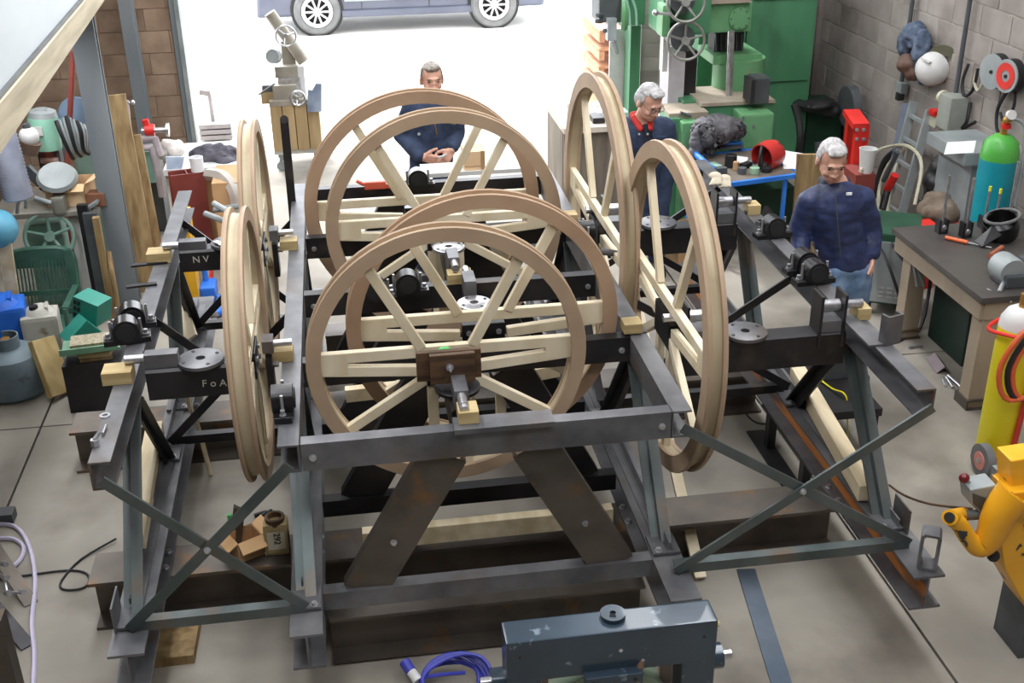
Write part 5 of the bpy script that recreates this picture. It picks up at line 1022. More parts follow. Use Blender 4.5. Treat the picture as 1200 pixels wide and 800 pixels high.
for x in (W0 + .03, W1 - .03):
    for y in (Yc - .4, Yc + .02): MB().cyl((x, y, 0), (x, y, zs_ - .05), .022, n=10).build('leg', CHG, ch, smooth=True)
    MB().bar((x, Yc - .4, zs_ + .16), (x, Yc + .04, zs_ + .16), .045, .02).build('armrest', CHG, ch); MB().cyl((x, Yc - .4, zs_ - .05), (x, Yc - .4, zs_ + .16), .018, n=10).build('arm_post', CHG, ch)
# bench with saw and oddments behind the chair
lb_ = thing('machine_table', 'old grey-green machine with large spoked handwheel and cluttered table behind the garden chair', 'machine', (-2.4, 9.0, 0))
a, b, lo, hi = ext(14, 250, 118, 262, 8.75)
MB().box(((a+b)/2, 8.9, hi), (b-a, .36, .04), bev=.006).build('table', mat('dull_table', (136, 134, 124), (158, 154, 144), .6), lb_)
mb = MB(); bx(mb, 35, 262, 78, 340, 8.9, .2, .02, z0=0); mb.build('pedestal', TEALG, lb_); mb = MB(); bx(mb, 86, 255, 101, 330, 8.8, .25, .02, z0=.1); mb.build('white_cover', WHITE, lb_)
handwheel(lb_, 'handwheel', PY(58, 277, 8.7), .175, (0.1, -1, .25), TEALG, 5, .016, .03)
mb = MB(); bx(mb, 60, 232, 76, 252, 8.7, .2, .02); mb.build('casting', mat('grey_casting', (120, 118, 108), (142, 140, 130), .5), lb_); mb = MB(); mb.cyl(PY(40, 232, 8.65), PY(60, 238, 8.65), .02, n=10); mb.build('lever', GREY, lb_); mb = MB(); mb.tube(bez([PY(20, 250, 8.65), PY(22, 236, 8.65), PY(30, 234, 8.65), PY(30, 244, 8.65)], 10), .012, 8); mb.build('bent_handle', GREY, lb_)
cc = thing('carton', 'open pale cardboard carton on the cluttered machine table', 'box', PY(80, 234, 8.8)); cpos = V((PY(80, 228, 8.85).x, 8.95, hi + .022)); cc.location = cpos; open_box(cc, cpos, .3, .24, .17, CARDL, .7, -.1)
dk = thing('round_guard', 'grey and pink round disc guard leaning on the carton', 'guard', PY(66, 210, 8.9)); MB().lathe([(.0, -.02), (.13, -.02), (.15, 0), (.13, .03), (.0, .04)], PY(67, 208, 8.85), (.1, -.5, .8), 28).build('disc', GREY, dk, smooth=True)
one(MB().box(PY(42, 208, 8.9), (.07, .06, .2), Matrix.Rotation(-.6, 3, 'Y'), .01), 'grey_bracket', GREYD, 'grey bracket leaning left of the pale carton', 'bracket')
tb2 = thing('timber_blocks', 'brown timber block on the end of the machine table with grey tray', 'block', PY(112, 240, 8.8)); MB().box(V((PY(112, 235, 8.8).x, 8.85, hi + .07)), (.14, .12, .1), bev=.004).build('block', mat('red_brown_wood', (120, 76, 54), (140, 94, 70), .7), tb2); MB().box(V((PY(106, 238, 8.7).x, 8.75, hi + .05)), (.1, .1, .02), Matrix.Rotation(-.5, 3, 'Y')).build('tray', GREY, tb2)
# teal drilling machine with motor
td = thing('pillar_drill', 'old pillar drill with mint green motor under the mezzanine', 'drill', (-2.25, 9.4, 0))
MT = mat('mint_motor', (128, 182, 160), (146, 198, 178), .4, 0, 4)
m0, m1 = PY(54, 173, 9.3), PY(50, 136, 9.3); rr = .118
MB().lathe([(.02, 0), (rr*1.02, 0), (rr*1.02, .02), (rr, .03), (rr, (m1-m0).length - .03), (rr*.95, (m1-m0).length), (.02, (m1-m0).length)], m0, (m1-m0), 28).build('motor_body', MT, td, smooth=True)
MB().lathe([(.02, 0), (rr*.95, 0), (rr*.85, .04), (.05, .06), (.02, .06), (.02, 0)], m1, (m1-m0), 24).build('motor_cap', GREY, td, smooth=True); MB().box(PY(45, 154, 9.17), (.06, .01, .07)).build('plate', WHITE, td); MB().box(PY(49, 131, 9.28), (.09, .07, .05), bev=.01).build('terminal_box', GREY, td)
MB().cyl(m0, (m0.x + .02, 9.3, .3), .05, n=14).build('spindle_column', REDD, td, smooth=True); MB().cyl(PY(48, 188, 9.25), PY(68, 188, 9.25), .025, n=10).build('cross_handle', mat('rusty_pink', (150, 118, 110), (170, 136, 128), .6), td)
mb = MB(); bx(mb, 45, 176, 72, 205, 9.3, .25, .02); mb.build('gear_housing', GREYD, td); MB().cyl((m0.x + .05, 9.45, 0), (m0.x + .05, 9.45, m0.z + .05), .06, n=14).build('pillar', GREYD, td); mb = MB(); bx(mb, 88, 178, 112, 206, 9.6, .3, .02, z0=0); mb.build('pale_base', TEALG, td)
fm = thing('lamp_fitting', 'grey and white round fitting left of the mint green motor', 'fitting', PY(34, 160, 9.0)); MB().sph(PY(34, 160, 9.0), .075, 16).build('bulb', WHITE, fm, smooth=True); MB().cyl(PY(36, 166, 9.0), PY(34, 180, 9.0), .08, .06, 16).build('socket', mat('brown_socket', (104, 84, 70), (120, 98, 84), .6), fm, smooth=True); MB().cyl(PY(30, 145, 9.0), PY(34, 155, 9.0), .03, n=10).build('stem', GREYD, fm)
dc = thing('flexible_duct', 'ribbed grey flexible duct at the left edge under the mezzanine', 'duct', PY(20, 235, 8.3))
d0, d1 = PY(22, 232, 8.4), PY(2, 160, 8.4); mb = MB(); n_ = 44; dv = (d1 - d0).normalized(); DUC = mat('duct_grey', (150, 156, 176), (176, 182, 200), .5)
mb.lathe([((.105 if k % 2 else .095), (d1-d0).length*1.25*k/n_) for k in range(n_)], d0, dv, 24); mb.build('duct', DUC, dc, smooth=2)
one(MB().sph(PY(-3, 268, 8.2), .14, 20), 'blue_ball', mat('sky_blue_paint', (88, 160, 190), (104, 174, 204), .5), 'pale blue round tank at the left edge above the garden chair', 'tank', smooth=True)
one(MB().bar(PY(2, 262, 8.15), V((PY(10, 345, 8.15).x, 8.15, 0)), .09, .03, (0, -1, 0)), 'pale_plank', PINEB, 'pale plank standing at the left edge beside the garden chair', 'plank')
# cables hung up beside the drill
hk = thing('cable_bundle', 'bundle of grey looped cables and dark straps hanging beside the mint green motor', 'cables', PY(85, 150, 9.1))
for k in range(9):
    u = 66 + k*4; MB().tube(bez([PY(u, 136 + abs(k-3)*2, 9.05), PY(u + 5, 155, 9.0), PY(u + 14 - k, 175, 9.0), PY(u + 20 - k, 186 - k, 9.05)], 10), .010 if k % 3 else .017, 6).build('cable', GREY if k % 3 else BLACK, hk, smooth=True)
one(MB().lathe([(0, -.01), (.13, -.01), (.14, 0), (.13, .01), (0, .01)], PY(90, 134, 9.5), (.2, -1, .2), 28), 'blue_dish', mat('dull_blue_disc', (92, 112, 134), (106, 126, 150), .5), 'dull blue round disc behind the hanging cables', 'disc', smooth=True)
# dark upright panels, shovel, planks by the column
for k, (q, m, nm, lb) in enumerate((((100, 240, 112, 358), BLACK, 'black_panel', 'tall black panel standing left of the mezzanine column'), ((106, 250, 122, 360), GREYD, 'grey_panel', 'grey steel plate standing left of the mezzanine column'), ((118, 255, 126, 372), PLANK, 'timber_post', 'narrow weathered timber standing against the mezzanine column'))):
    mb = MB(); bx(mb, q[0], q[1], q[2], q[3], 8.6 - .06*k, .05, z0=0); one(mb, nm, m, lb, 'panel')
sv = thing('shovel', 'wooden-handled tool leaning against the mezzanine column', 'tool', PZ(138, 375, 0)); MB().tube(bez([PZ(140, 372, .02), PY(133, 330, 8.45), PY(127, 295, 8.55)], 10), .02, 8).build('handle', PLANK, sv, smooth=True)
for k, (x0, x1, y0, tz, Yp, lb) in enumerate(((121, 139, 111, 330, 9.15, 'taller of two weathered planks leaning beside the mezzanine column'), (148, 157, 158, 330, 9.25, 'shorter of two weathered planks leaning beside the mezzanine column'))):
    t0, t1 = PY(x0, y0, Yp + .15), PY(x1 + (8 if k else 6), y0, Yp + .15); xb0 = PZ(x0 + 38 - 8*k, 345, 0).x + .0
    mb = MB(); w_ = (t1 - t0).length
    mb.bar(V((t0.x + w_/2 - .02 + .1, Yp - .1, .0)), (t0 + t1)/2, .05, w_*(1.15 if not k else 1), (1, 0, 0)); one(mb, 'leaning_plank', PLANK, lb, 'plank', 'planks leaning by the column', bevel=.004)
# teal boxes and swarf tray
sx = thing('swarf_tray', 'green tray of metal swarf on timber blocks beside the outer left beam', 'tray', PZ(105, 415, .28))
p0 = PZ(100, 405, .42); TR = mat('tray_green', (96, 140, 112), (112, 154, 126), .5)
MB().box(p0 + V((.04, 0, 0)), (.36, .2, .02), Matrix.Rotation(.12, 3, 'Z')).build('tray_base', TR, sx); MB().box(p0 + V((.04, -.1, .015)), (.36, .012, .04), Matrix.Rotation(.12, 3, 'Z')).build('tray_lip', TR, sx)
o = MB().box(p0 + V((.06, .02, .025)), (.30, .16, .03), Matrix.Rotation(.12, 3, 'Z')).build('swarf', mat('swarf', (132, 124, 104), (176, 166, 140), .6, .3, 60, bump=.8), sx)
for k in range(2): MB().box(p0 + V((.06, 0, -.035 - .05*k)), (.2, .14, .046), Matrix.Rotation(.1*k, 3, 'Z')).build('timber_block', BLOCKW if not k else PLANK, sx)
MB().box(p0 + V((.06, .02, -.25)), (.4, .3, .34)).build('dark_stand', DARKST, sx)
for k, (px_, py_, r1, lb) in enumerate(((108, 360, -.5, 'upper teal steel box with slotted dark face by the garden chair'), (96, 392, .5, 'lower teal steel box standing in the swarf tray'))):
    p = PY(px_, py_, 7.75 - .15*k); t = thing('teal_box', lb, 'box', p, 'teal boxes by the garden chair'); R = Matrix.Rotation(r1, 3, 'Z') @ Matrix.Rotation(.25 - .9*k, 3, 'Y')
    MB().box(p, (.2, .16, .17), R, .004).build('case', TEAL, t)
    if not k:
        for j in range(6): MB().box(p + R @ V((-.06 + .03*(j % 2) - .02, -.083, -.05 + .05*(j//2))), (.02, .006, .03), R).build('slot', BLACK, t)
# pipe vice, bender and steel stack at the back left
pv = thing('pipe_vice', 'grey and red pipe vice with screw spindle on a stand at the back left', 'vice', PY(172, 200, 10.2))
PV = lambda x, y, d=0: PY(x, y, 10.2 + d)
PINKG = mat('pinkish_grey_paint', (160, 148, 152), (184, 172, 176), .45)
MB().cyl(PV(146, 118), PV(150, 157), .035, n=14).build('upright_screw', PINKG, pv, smooth=True); MB().cyl(PV(139, 120), PV(156, 120), .012, n=8).build('tommy_bar', BRIGHT, pv, smooth=True); MB().sph(PV(155, 120), .022, 10).build('bar_ball', BRIGHT, pv, smooth=True)
MB().cyl(PV(166, 153), PV(197, 152), .025, n=14).build('spindle', BRIGHT, pv, smooth=True); MB().cyl(PV(195, 152), PV(198, 152), .06, n=18).build('spindle_end', BRIGHT, pv, smooth=True); MB().cyl(PV(170, 152), PV(181, 152), .05, n=14).build('red_collar', RED, pv, smooth=True); MB().cyl(PV(170, 140), PV(173, 151), .03, n=12).build('red_lever', RED, pv, smooth=True)
for q in ((160, 163, 182, 161), (181, 161, 188, 182), (160, 174, 178, 172), (178, 172, 186, 205), (186, 205, 190, 230)): MB().cyl(PV(q[0], q[1]), PV(q[2], q[3]), .032, n=12).build('tube_frame', PINKG, pv, smooth=True)
mb = MB(); bx(mb, 162, 178, 180, 215, 10.25, .25, .01); mb.build('body', TEALG, pv); mb = MB(); bx(mb, 165, 185, 190, 260, 10.45, .3, z0=0); mb.build('stand', GREYD, pv)
one(MB().sph(PY(200, 176, 10.4), .11, 14, (1.1, .8, .9)).sph(PY(206, 176, 10.35), .08, 12), 'white_bundle', mat('white_rag', (206, 200, 194), (222, 216, 210), .85), 'white cloth bundle behind the pipe vice', 'rag', smooth=True)
wrinkle(remesh(bpy.data.objects['white_bundle'], .016), .03, 12)
tbk = thing('side_bench', 'timber bench with boxes and coats at the back left wall', 'workbench', (-1.0, 10.2, 0))
a, b, lo, hi = ext(192, 200, 288, 212, 9.9); MB().box(((a+b)/2, 10.3, hi), (b-a, .8, .05)).build('bench_top', WHITE, tbk); MB().box(((a+b)/2, 10.0, hi/2), (b-a - .04, .05, hi)).build('front_panel', CARD, tbk)
o = one(MB().sph(PY(250, 182, 10.2), .16, 14, (1.3, 1, .6)).sph(PY(268, 192, 10.1), .12, 12, (1.4, 1, .6)), 'dark_coat', mat('dark_grey_coat', (58, 56, 66), (92, 90, 100), .8, 0, 9), 'dark coat heaped on the bench at the left of the door opening', 'coat'); wrinkle(remesh(o, .016), .04, 10, 5)
mb = MB(); mb.poly([PY(194, 184, 9.95), PY(216, 184, 9.95), PY(212, 202, 9.9), PY(196, 206, 9.9)], .03, (0, 1, 0)); one(mb, 'blue_grey_sheet', MATS['blue_grey_sheet'], 'blue-grey sheet leaning behind the red oxide girder', 'sheet')
# red oxide girder standing on end
gb_ = PZ(234, 306, 0); gd = one(MB().prism(I_(.15, .28, .012, .018), gb_, V((gb_.x, gb_.y, PY(233, 203, gb_.y).z)), (.25, -1, 0)), 'girder_offcut', REDD, 'red oxide painted girder offcut standing on end at the back left', 'girder', bevel=.002)
one(MB().lathe([(.04, 0), (.055, 0), (.055, .12), (.04, .12), (.04, 0)], V((gb_.x + .08, gb_.y + .07, PY(233, 203, gb_.y).z)), n=20), 'tape_roll', PAPER, 'white roll standing on the red oxide girder top', 'tape', smooth=True)
cable([PY(244, 204, 9.6), PY(262, 208, 9.45), PY(275, 225, 9.28), PY(278, 250, 9.27)], .055, mat('grey_duct_hose', (166, 158, 150), (186, 178, 170), .6), 'grey_hose', 'thick grey hose curving down behind the left wheels', 'hose')
mb = MB(); bx(mb, 250, 214, 291, 252, 9.3, .5, z0=0); one(mb, 'cardboard_crate', CARD, 'large orange-brown cardboard box behind the grey hose', 'box')
mb = MB(); bx(mb, 205, 255, 221, 276, 8.6, .25, z0=.0); one(mb, 'yellow_case', mat('amber_case', (214, 158, 20), (228, 174, 40), .5), 'amber yellow case on the floor beside the red oxide girder', 'case')
for k, q in enumerate(((250, 238, 292, 262), (252, 246, 290, 240), (240, 250, 285, 268))): one(MB().cyl(PY(q[0], q[1], 8.2 + .1*k), PY(q[2], q[3], 8.0 + .1*k), .022, n=8), 'steel_tube', GREY, ('uppermost', 'middle', 'lowest')[k] + ' of three grey tubes lying crossed behind the far left headstock', 'tube', 'grey tubes behind the left wheels', smooth=True)
# white and red charger, blue stand
c = PZ(222, 340, 0); bch = thing('battery_charger', 'white box with red base and looped black leads on the floor beyond the left bay', 'charger', c)
MB().box(c + V((0, .15, .16)), (.30, .28, .24), bev=.01).build('case', WHITE, bch); MB().box(c + V((0, .15, .025)), (.34, .32, .05), bev=.01).build('red_base', RED, bch); MB().box(c + V((0, .15, .3)), (.31, .29, .04), bev=.008).build('red_top', RED, bch)
for k in range(3): MB().tube(bez([c + V((-.13 + .03*k, 0, .27)), c + V((-.06 + .03*k, -.02, .12 - .02*k)), c + V((.06, -.02, .11)), c + V((.13, .0, .26))], 12), .008, 6).build('lead', BLACK, bch)
c = PZ(246, 352, 0); bs = thing('blue_trolley_jack', 'blue jack with upright blue handle on the floor beyond the left bay', 'jack', c); MB().cyl(c + V((-.02, .08, .1)), PY(239, 312, c.y + .1), .022, n=10).build('handle', BLUE, bs, smooth=True); MB().box(c + V((0, .03, .08)), (.12, .22, .12), bev=.02).build('body', BLUEP, bs)
for s in (-1, 1): MB().cyl(c + V((s*.07, -.05, .035)), c + V((s*.09, -.05, .035)), .035, n=14).build('wheel', BLUE, bs)
for k, (q, lb) in enumerate((((252, 368), 'blue spray bottle lying nearer on the floor beyond the left bay'), ((262, 356), 'blue spray bottle lying further back on the floor beyond the left bay'))):
    c = PZ(q[0], q[1], .03); t = thing('blue_bottle', lb, 'bottle', c, 'blue bottles on the floor'); MB().cyl(c, c + V((.12, .12, 0)), .035, n=14).build('body', BLUEP, t, smooth=True); MB().cyl(c + V((.12, .12, 0)), c + V((.16, .16, 0)), .016, n=10).build('neck', WHITE, t)
o = one(MB().sph(PZ(232, 372, .05), .13, 12, (1.2, 1, .55)), 'dark_bag', mat('dark_leather', (52, 46, 42), (84, 74, 64), .6), 'dark leather bag on the floor inside the left bay', 'bag'); wrinkle(remesh(o, .014), .03, 12)
# carton and sack on the foundation girder
cz = .282; c = PZ(289, 657, cz)
ca = thing('carton', 'small open cardboard carton on the near left girder beside the paper sack', 'box', (c.x, c.y + .06, cz)); open_box(ca, (c.x, c.y + .07, cz), .13, .12, .11, CARD, 1.2, .5)
c = PZ(326, 653, cz); sk_ = thing('paper_sack', 'brown paper sack stamped 292 on the near left girder', 'sack', (c.x, c.y + .05, cz))
mb = MB(); mb.box((c.x, c.y + .06, cz + .09), (.12, .09, .18), bev=.02); o = mb.build('sack', mat('kraft_paper', (140, 122, 84), (166, 148, 108), .85, 0, 8), sk_); wrinkle(o, .006, 20)
MB().box((c.x, c.y + .012, cz + .09), (.085, .004, .10)).build('label', mat('grey_label', (166, 160, 140), (180, 174, 154), .8), sk_); text(sk_, '292', .045, (c.x + .004, c.y + .008, cz + .105), (0, 0, -1), (1, 0, 0), BLACK, 'stamp')
MB().lathe([(.03, 0), (.045, .0), (.05, .04), (.035, .04), (.03, 0)], (c.x, c.y + .06, cz + .165), n=12).build('torn_neck', DARKW, sk_)
c = PZ(318, 598, .01); o = one(MB().tube(bez([c, PZ(305, 606, .02), PZ(312, 600, .02), PZ(298, 604, .01)], 10), .012, 6), 'grinder_lead', BLACK, 'black tool lead on the floor inside the near left bay', 'cable')
pb_ = thing('foot_block', 'brown upright steel offcut on the girder inside the near left brace', 'offcut', PZ(272, 650, cz)); p = PZ(268, 645, cz); MB().poly([p, p + V((.06, 0, 0)), p + V((.10, .02, .2)), p + V((.05, .02, .24))], .03, (0, 1, 0)).build('plate', STEELBR, pb_); MB().box(p + V((.03, -.01, .2)), (.02, .02, .04)).build('green_tip', MATS['green_plastic'], pb_)
# pale hose, black lead and steel pieces, lower left
cable([PZ(-10, 614, .012), PZ(18, 617, .012), PZ(34, 640, .012), PZ(41, 680, .012), PZ(37, 730, .012), PZ(40, 770, .012), PZ(37, 830, .012)], .012, mat('lilac_hose', (178, 172, 196), (196, 190, 212), .5), 'pale_hose', 'long pale lilac hose winding down the floor at the lower left', 'hose')
cable([PZ(-10, 632, .012), PZ(14, 631, .012), PZ(27, 640, .012), PZ(24, 655, .012), PZ(10, 668, .012)], .012, MATS['lilac_hose'], 'pale_hose', 'short loop of pale lilac hose at the lower left edge', 'hose')
cable([PZ(136, 631, .02), PZ(95, 655, .008), PZ(72, 680, .008), PZ(74, 690, .008), PZ(92, 690, .008), PZ(103, 684, .008), PZ(102, 672, .008), PZ(80, 668, .008), PZ(30, 674, .008), PZ(-10, 680, .008)], .006, BLACK, 'black_lead', 'thin black lead looping on the floor left of the near left foot')
fl2 = thing('steel_fabrication', 'small dark steel frame with bolts at the lower left corner', 'steel frame', (PZ(10, 720, 0)))
MB().bar(PZ(-25, 615, .2), PZ(37, 708, .0), .07, .012, (0, 0, 1)).build('sloping_plate', STEELBR, fl2); MB().bar(PZ(-25, 690, .16), PZ(33, 758, .0), .07, .02).build('lower_plate', DARKST, fl2)
mb = MB(); bx(mb, -20, 728, 14, 830, 3.9, .08, z0=0); mb.build('rusty_edge_plate', STEELBR, fl2)
for u, v in ((3, 660), (4, 676), (7, 694), (24, 693)): MB().cyl(PZ(u, v, .16), PZ(u + 4, v + 1, .19), .014, n=10).build('stud', ZINC, fl2, smooth=True)
MB().cyl(PZ(5, 678, .17), PZ(8, 694, .17), .008, n=8).build('link_rod', ZINC, fl2); MB().cyl(PZ(8, 694, .17), PZ(24, 694, .17), .008, n=8).build('link_rod', ZINC, fl2)
one(MB().box(PZ(4, 604, .03), (.12, .09, .06), bev=.003), 'steel_block', GREYD, 'dark steel block on the floor at the left edge beside the pale hose', 'block')
# washers and bolts left lying on the left outer beam, clamps on it
for q, lb in (((123, 487), 'steel washer lying on the near end of the outer left beam'), ((246, 458), 'steel washer lying on the lower left girder')):
    p = PZ(q[0], q[1], ZT + .001 if q[0] < 200 else .283); one(MB().lathe([(.012, 0), (.023, 0), (.023, .004), (.012, .004), (.012, 0)], p, n=18), 'washer', ZINC, lb, 'washer', 'loose washers')
p = PZ(120, 508, ZT + .012); one(MB().cyl(p, PZ(124, 498, ZT + .012), .007, n=8), 'loose_bolt', ZINC, 'thin bolt lying on the near end of the outer left beam', 'bolt', smooth=True)
p = PZ(112, 522, ZT + .002); mb = MB(); mb.cyl(p, p + V((0, 0, .03)), .018, n=6); mb.cyl(p + V((0, 0, .03)), p + V((.02, .02, .05)), .009, n=8); one(mb, 'loose_bolt', ZINC, 'fat bolt standing on the near end of the outer left beam', 'bolt')
for k, v in enumerate((309, 334)):
    p = PZ(175 - 9*k, v, ZT + .006); one(MB().box(p, (.2 if not k else .16, .035, .012), Matrix.Rotation(.12, 3, 'Z'), .004), 'clamp_strap', DARKST, ('further' if not k else 'nearer') + ' of two dark strap clamps across the outer left beam', 'clamp', 'strap clamps on the left beam')
# ================================================================== people
def sweep(mb, pts, n=9, seg=14):
    """pts: (point, radius or (rx, ry, rz)); overlapping ellipsoids along a limb"""
    for (p0, r0), (p1, r1) in zip(pts, pts[1:]):
        p0, p1 = V(p0), V(p1); r0 = r0 if isinstance(r0, tuple) else (r0,)*3; r1 = r1 if isinstance(r1, tuple) else (r1,)*3
        for k in range(n + 1):
            t = k / n; mb.sph(p0.lerp(p1, t), 1, seg, tuple(a + (b-a)*t for a, b in zip(r0, r1)))
def head(mb, c, R, s=1.):
    """head with face looking along R @ -Y, up R @ Z"""
    P = lambda x, y, z: V(c) + R @ (V((x, y, z)) * s)
    E = lambda p, r, n=18: mb.sph(P(*p), s, n, r, R)
    E((0, .012, .03), (.075, .093, .088)); E((0, -.02, -.02), (.066, .075, .085)); E((0, -.035, -.068), (.05, .052, .042)); E((0, -.062, -.092), (.024, .022, .02))
    E((0, -.087, -.012), (.011, .018, .03)); E((0, -.1, -.03), (.014, .014, .012)); E((0, -.082, .026), (.05, .012, .012))
    for q in (-1, 1):
        E((q*.078, .01, -.012), (.01, .02, .033)); E((q*.038, -.066, -.03), (.022, .02, .02)); E((q*.018, -.092, -.035), (.008, .008, .008))
    E((0, -.083, -.062), (.026, .012, .007)); E((0, -.081, -.072), (.022, .012, .007))
def face_bits(par, c, R, s, hairm, browm=None, glasses=False):
    P = lambda x, y, z: V(c) + R @ (V((x, y, z)) * s)
    for q in (-1, 1):
        m = SB(); m.sph(P(q*.031, -.079, .006), s, 12, (.011, .006, .0045), R); m.build('eye', EYE, par, smooth=True)
        m = SB(); m.sph(P(q*.032, -.088, .028), s, 12, (.020, .006, .004), R); m.build('eyebrow', browm or EYE, par, smooth=True)
    m = SB(); m.sph(P(0, -.094, -.067), s, 12, (.024, .005, .005), R); m.build('lips', LIP, par, smooth=True)
    m = SB(); E = lambda p, r: m.sph(P(*p), s, 18, r, R)
    E((0, .018, .036), (.0795, .092, .086)); E((0, .05, .0), (.076, .066, .08)); 
    for q in (-1, 1): E((q*.066, .014, .02), (.015, .045, .045))
    E((0, -.035, .098), (.055, .048, .024)); E((-.02, -.055, .094), (.035, .024, .016))
    h = m.build('hair', hairm, par); remesh(h, .008, 2)
    # trim what hair covers of the face
    bm = bmesh.new(); bm.from_mesh(h.data); off = V((0, 0, 0)); q_ = par
    while q_ is not None: off += V(q_.location); q_ = q_.parent
    Ri = R.transposed(); dl = []
    for v in bm.verts:
        l = Ri @ (v.co + off - V(c)) / s
        if (l.y < -.02 and l.z < .078 - .1*max(0, -l.y - .06)) or (l.y < .03 and l.z < .0 and abs(l.x) < .09 and l.y < .02): dl.append(v)
    bmesh.ops.delete(bm, geom=dl, context='VERTS'); bm.to_mesh(h.data); bm.free(); wrinkle(h, .004, 60)
    if glasses:
        m = MB()
        for q in (-1, 1):
            m.tube([P(q*.034 + .022*math.cos(a), -.098, .004 + .016*math.sin(a)) for a in [k*2*PI/16 for k in range(16)]], .0022, 6, True); m.cyl(P(q*.056, -.096, .008), P(q*.082, .0, .01), .002, n=6)
        m.cyl(P(-.012, -.1, .008), P(.012, -.1, .008), .002, n=6); m.build('spectacles', GREYD, par)
def hand(mb, w, d, side, curl=.5, s=1., spread=.016, palmn=(0, -1, 0)):
    """w wrist, d finger direction, side: towards the thumb, palmn: palm normal"""
    d = V(d).normalized(); sd = V(side); sd = (sd - d * sd.dot(d)).normalized(); pn = d.cross(sd).normalized()
    if pn.dot(V(palmn)) < 0: pn = -pn
    w = V(w)
    for k in range(6): 
        t = k/5; 
        for j in (-1, 0, 1): mb.sph(w + d*(.085*t) + sd*j*.024*(.75+.25*t), .0155*s, 10)
    for i, (o, L) in enumerate(((.030, .072), (.010, .08), (-.010, .076), (-.029, .06))):
        p = w + d*.088 + sd*o; dirv = d.copy(); r = .0092*s
        for j in range(3):
            ang = curl*(.5 + .5*j); dirv = (dirv*math.cos(ang*.8) + pn*math.sin(ang*.8)).normalized(); q = p + dirv*L*(.45, .32, .25)[j]
            for k in range(5): mb.sph(p.lerp(q, k/4), r*(1 - .08*j), 8)
            p = q
    p = w + d*.022 + sd*.03; dirv = (d*.65 + sd*.75 + pn*.25).normalized()
    for j in range(3):
        q = p + dirv*(.034, .03, .025)[j]
        for k in range(5): mb.sph(p.lerp(q, k/4), (.0135, .0112, .010)[j]*s, 8)
        p = q; dirv = (dirv + d*.35 + pn*.3*curl).normalized()
mat('grey_brow', (120, 108, 102), (136, 124, 118), .7)
def person(label, loc, body, cloth, headspec, hairm, hands, g='people in the workshop', glasses=False):
    mb = SB(); sweepl = body['limbs']
    for l in sweepl: sweep(mb, l)
    c, R, s = headspec; head(mb, c, R, s); sweep(mb, [(body['neck'], .055), (V(c) + R @ V((0, .015, -.05)), .052)], 5)
    for h in hands: hand(mb, **h)
    o = mb.build('person', SKIN); remesh(o, .0062, 2, .4)
    off = V(loc); o.data.transform(Matrix.Translation(-off)); o.location = off; tag(o, label, 'person', g)
    face_bits(o, c, R, s, hairm, MATS['grey_brow'] if glasses else None, glasses)
    for nm, m, ls, vox, wr in cloth:
        mb = SB()
        for l in ls: sweep(mb, l)
        x = mb.build(nm, m, o); remesh(x, vox, 3); wrinkle(x, wr[0], wr[1], len(nm))
    return o
RX, RY, RZ = (lambda a: Matrix.Rotation(a, 3, 'X')), (lambda a: Matrix.Rotation(a, 3, 'Y')), (lambda a: Matrix.Rotation(a, 3, 'Z'))
# --- man in padded navy jacket and jeans, right
Y = 6.66; A = lambda x, y, d=0: PY(x, y, Y + d)
hc = A(975, 188, -.04); nk = A(980, 214, .02); ch_ = A(980, 243, 0); wa = A(983, 280, .02); hp = A(990, 312, .02)
sl, sr = A(948, 236, .02), A(1011, 234, .02); el, er = A(937, 268, .05), A(1022, 268, .04); hl, hr = A(939, 303, -.03), A(1022, 296, -.03)
fz = V((hp.x + .02, Y + .02, 0)); kl, kr = V((hp.x - .07, Y - .02, .48)), V((hp.x + .11, Y + .02, .48)); al, ar = V((hp.x - .07, Y + .03, .09)), V((hp.x + .12, Y + .05, .09))
jl = [[(ch_ + V((0, 0, .1)), (.13, .10, .09)), (ch_, (.18, .13, .12)), (wa, (.175, .125, .12)), (hp + V((0, 0, .03)), (.18, .13, .07))], [(sl, .078), (el, .068), (hl, .054)], [(sr, .078), (er, .068), (hr, .054)], [(sl, .078), (nk + V((-.05, .015, -.06)), .06)], [(sr, .078), (nk + V((.05, .015, -.06)), .06)]]
jn = [[(hp + V((-.07, 0, -.02)), (.115, .12, .1)), (kl, .082), (al, .068)], [(hp + V((.08, 0, -.02)), (.115, .12, .1)), (kr, .082), (ar, .068)], [(hp + V((-.05, 0, 0)), (.12, .12, .09)), (hp + V((.07, 0, 0)), (.12, .12, .09))]]
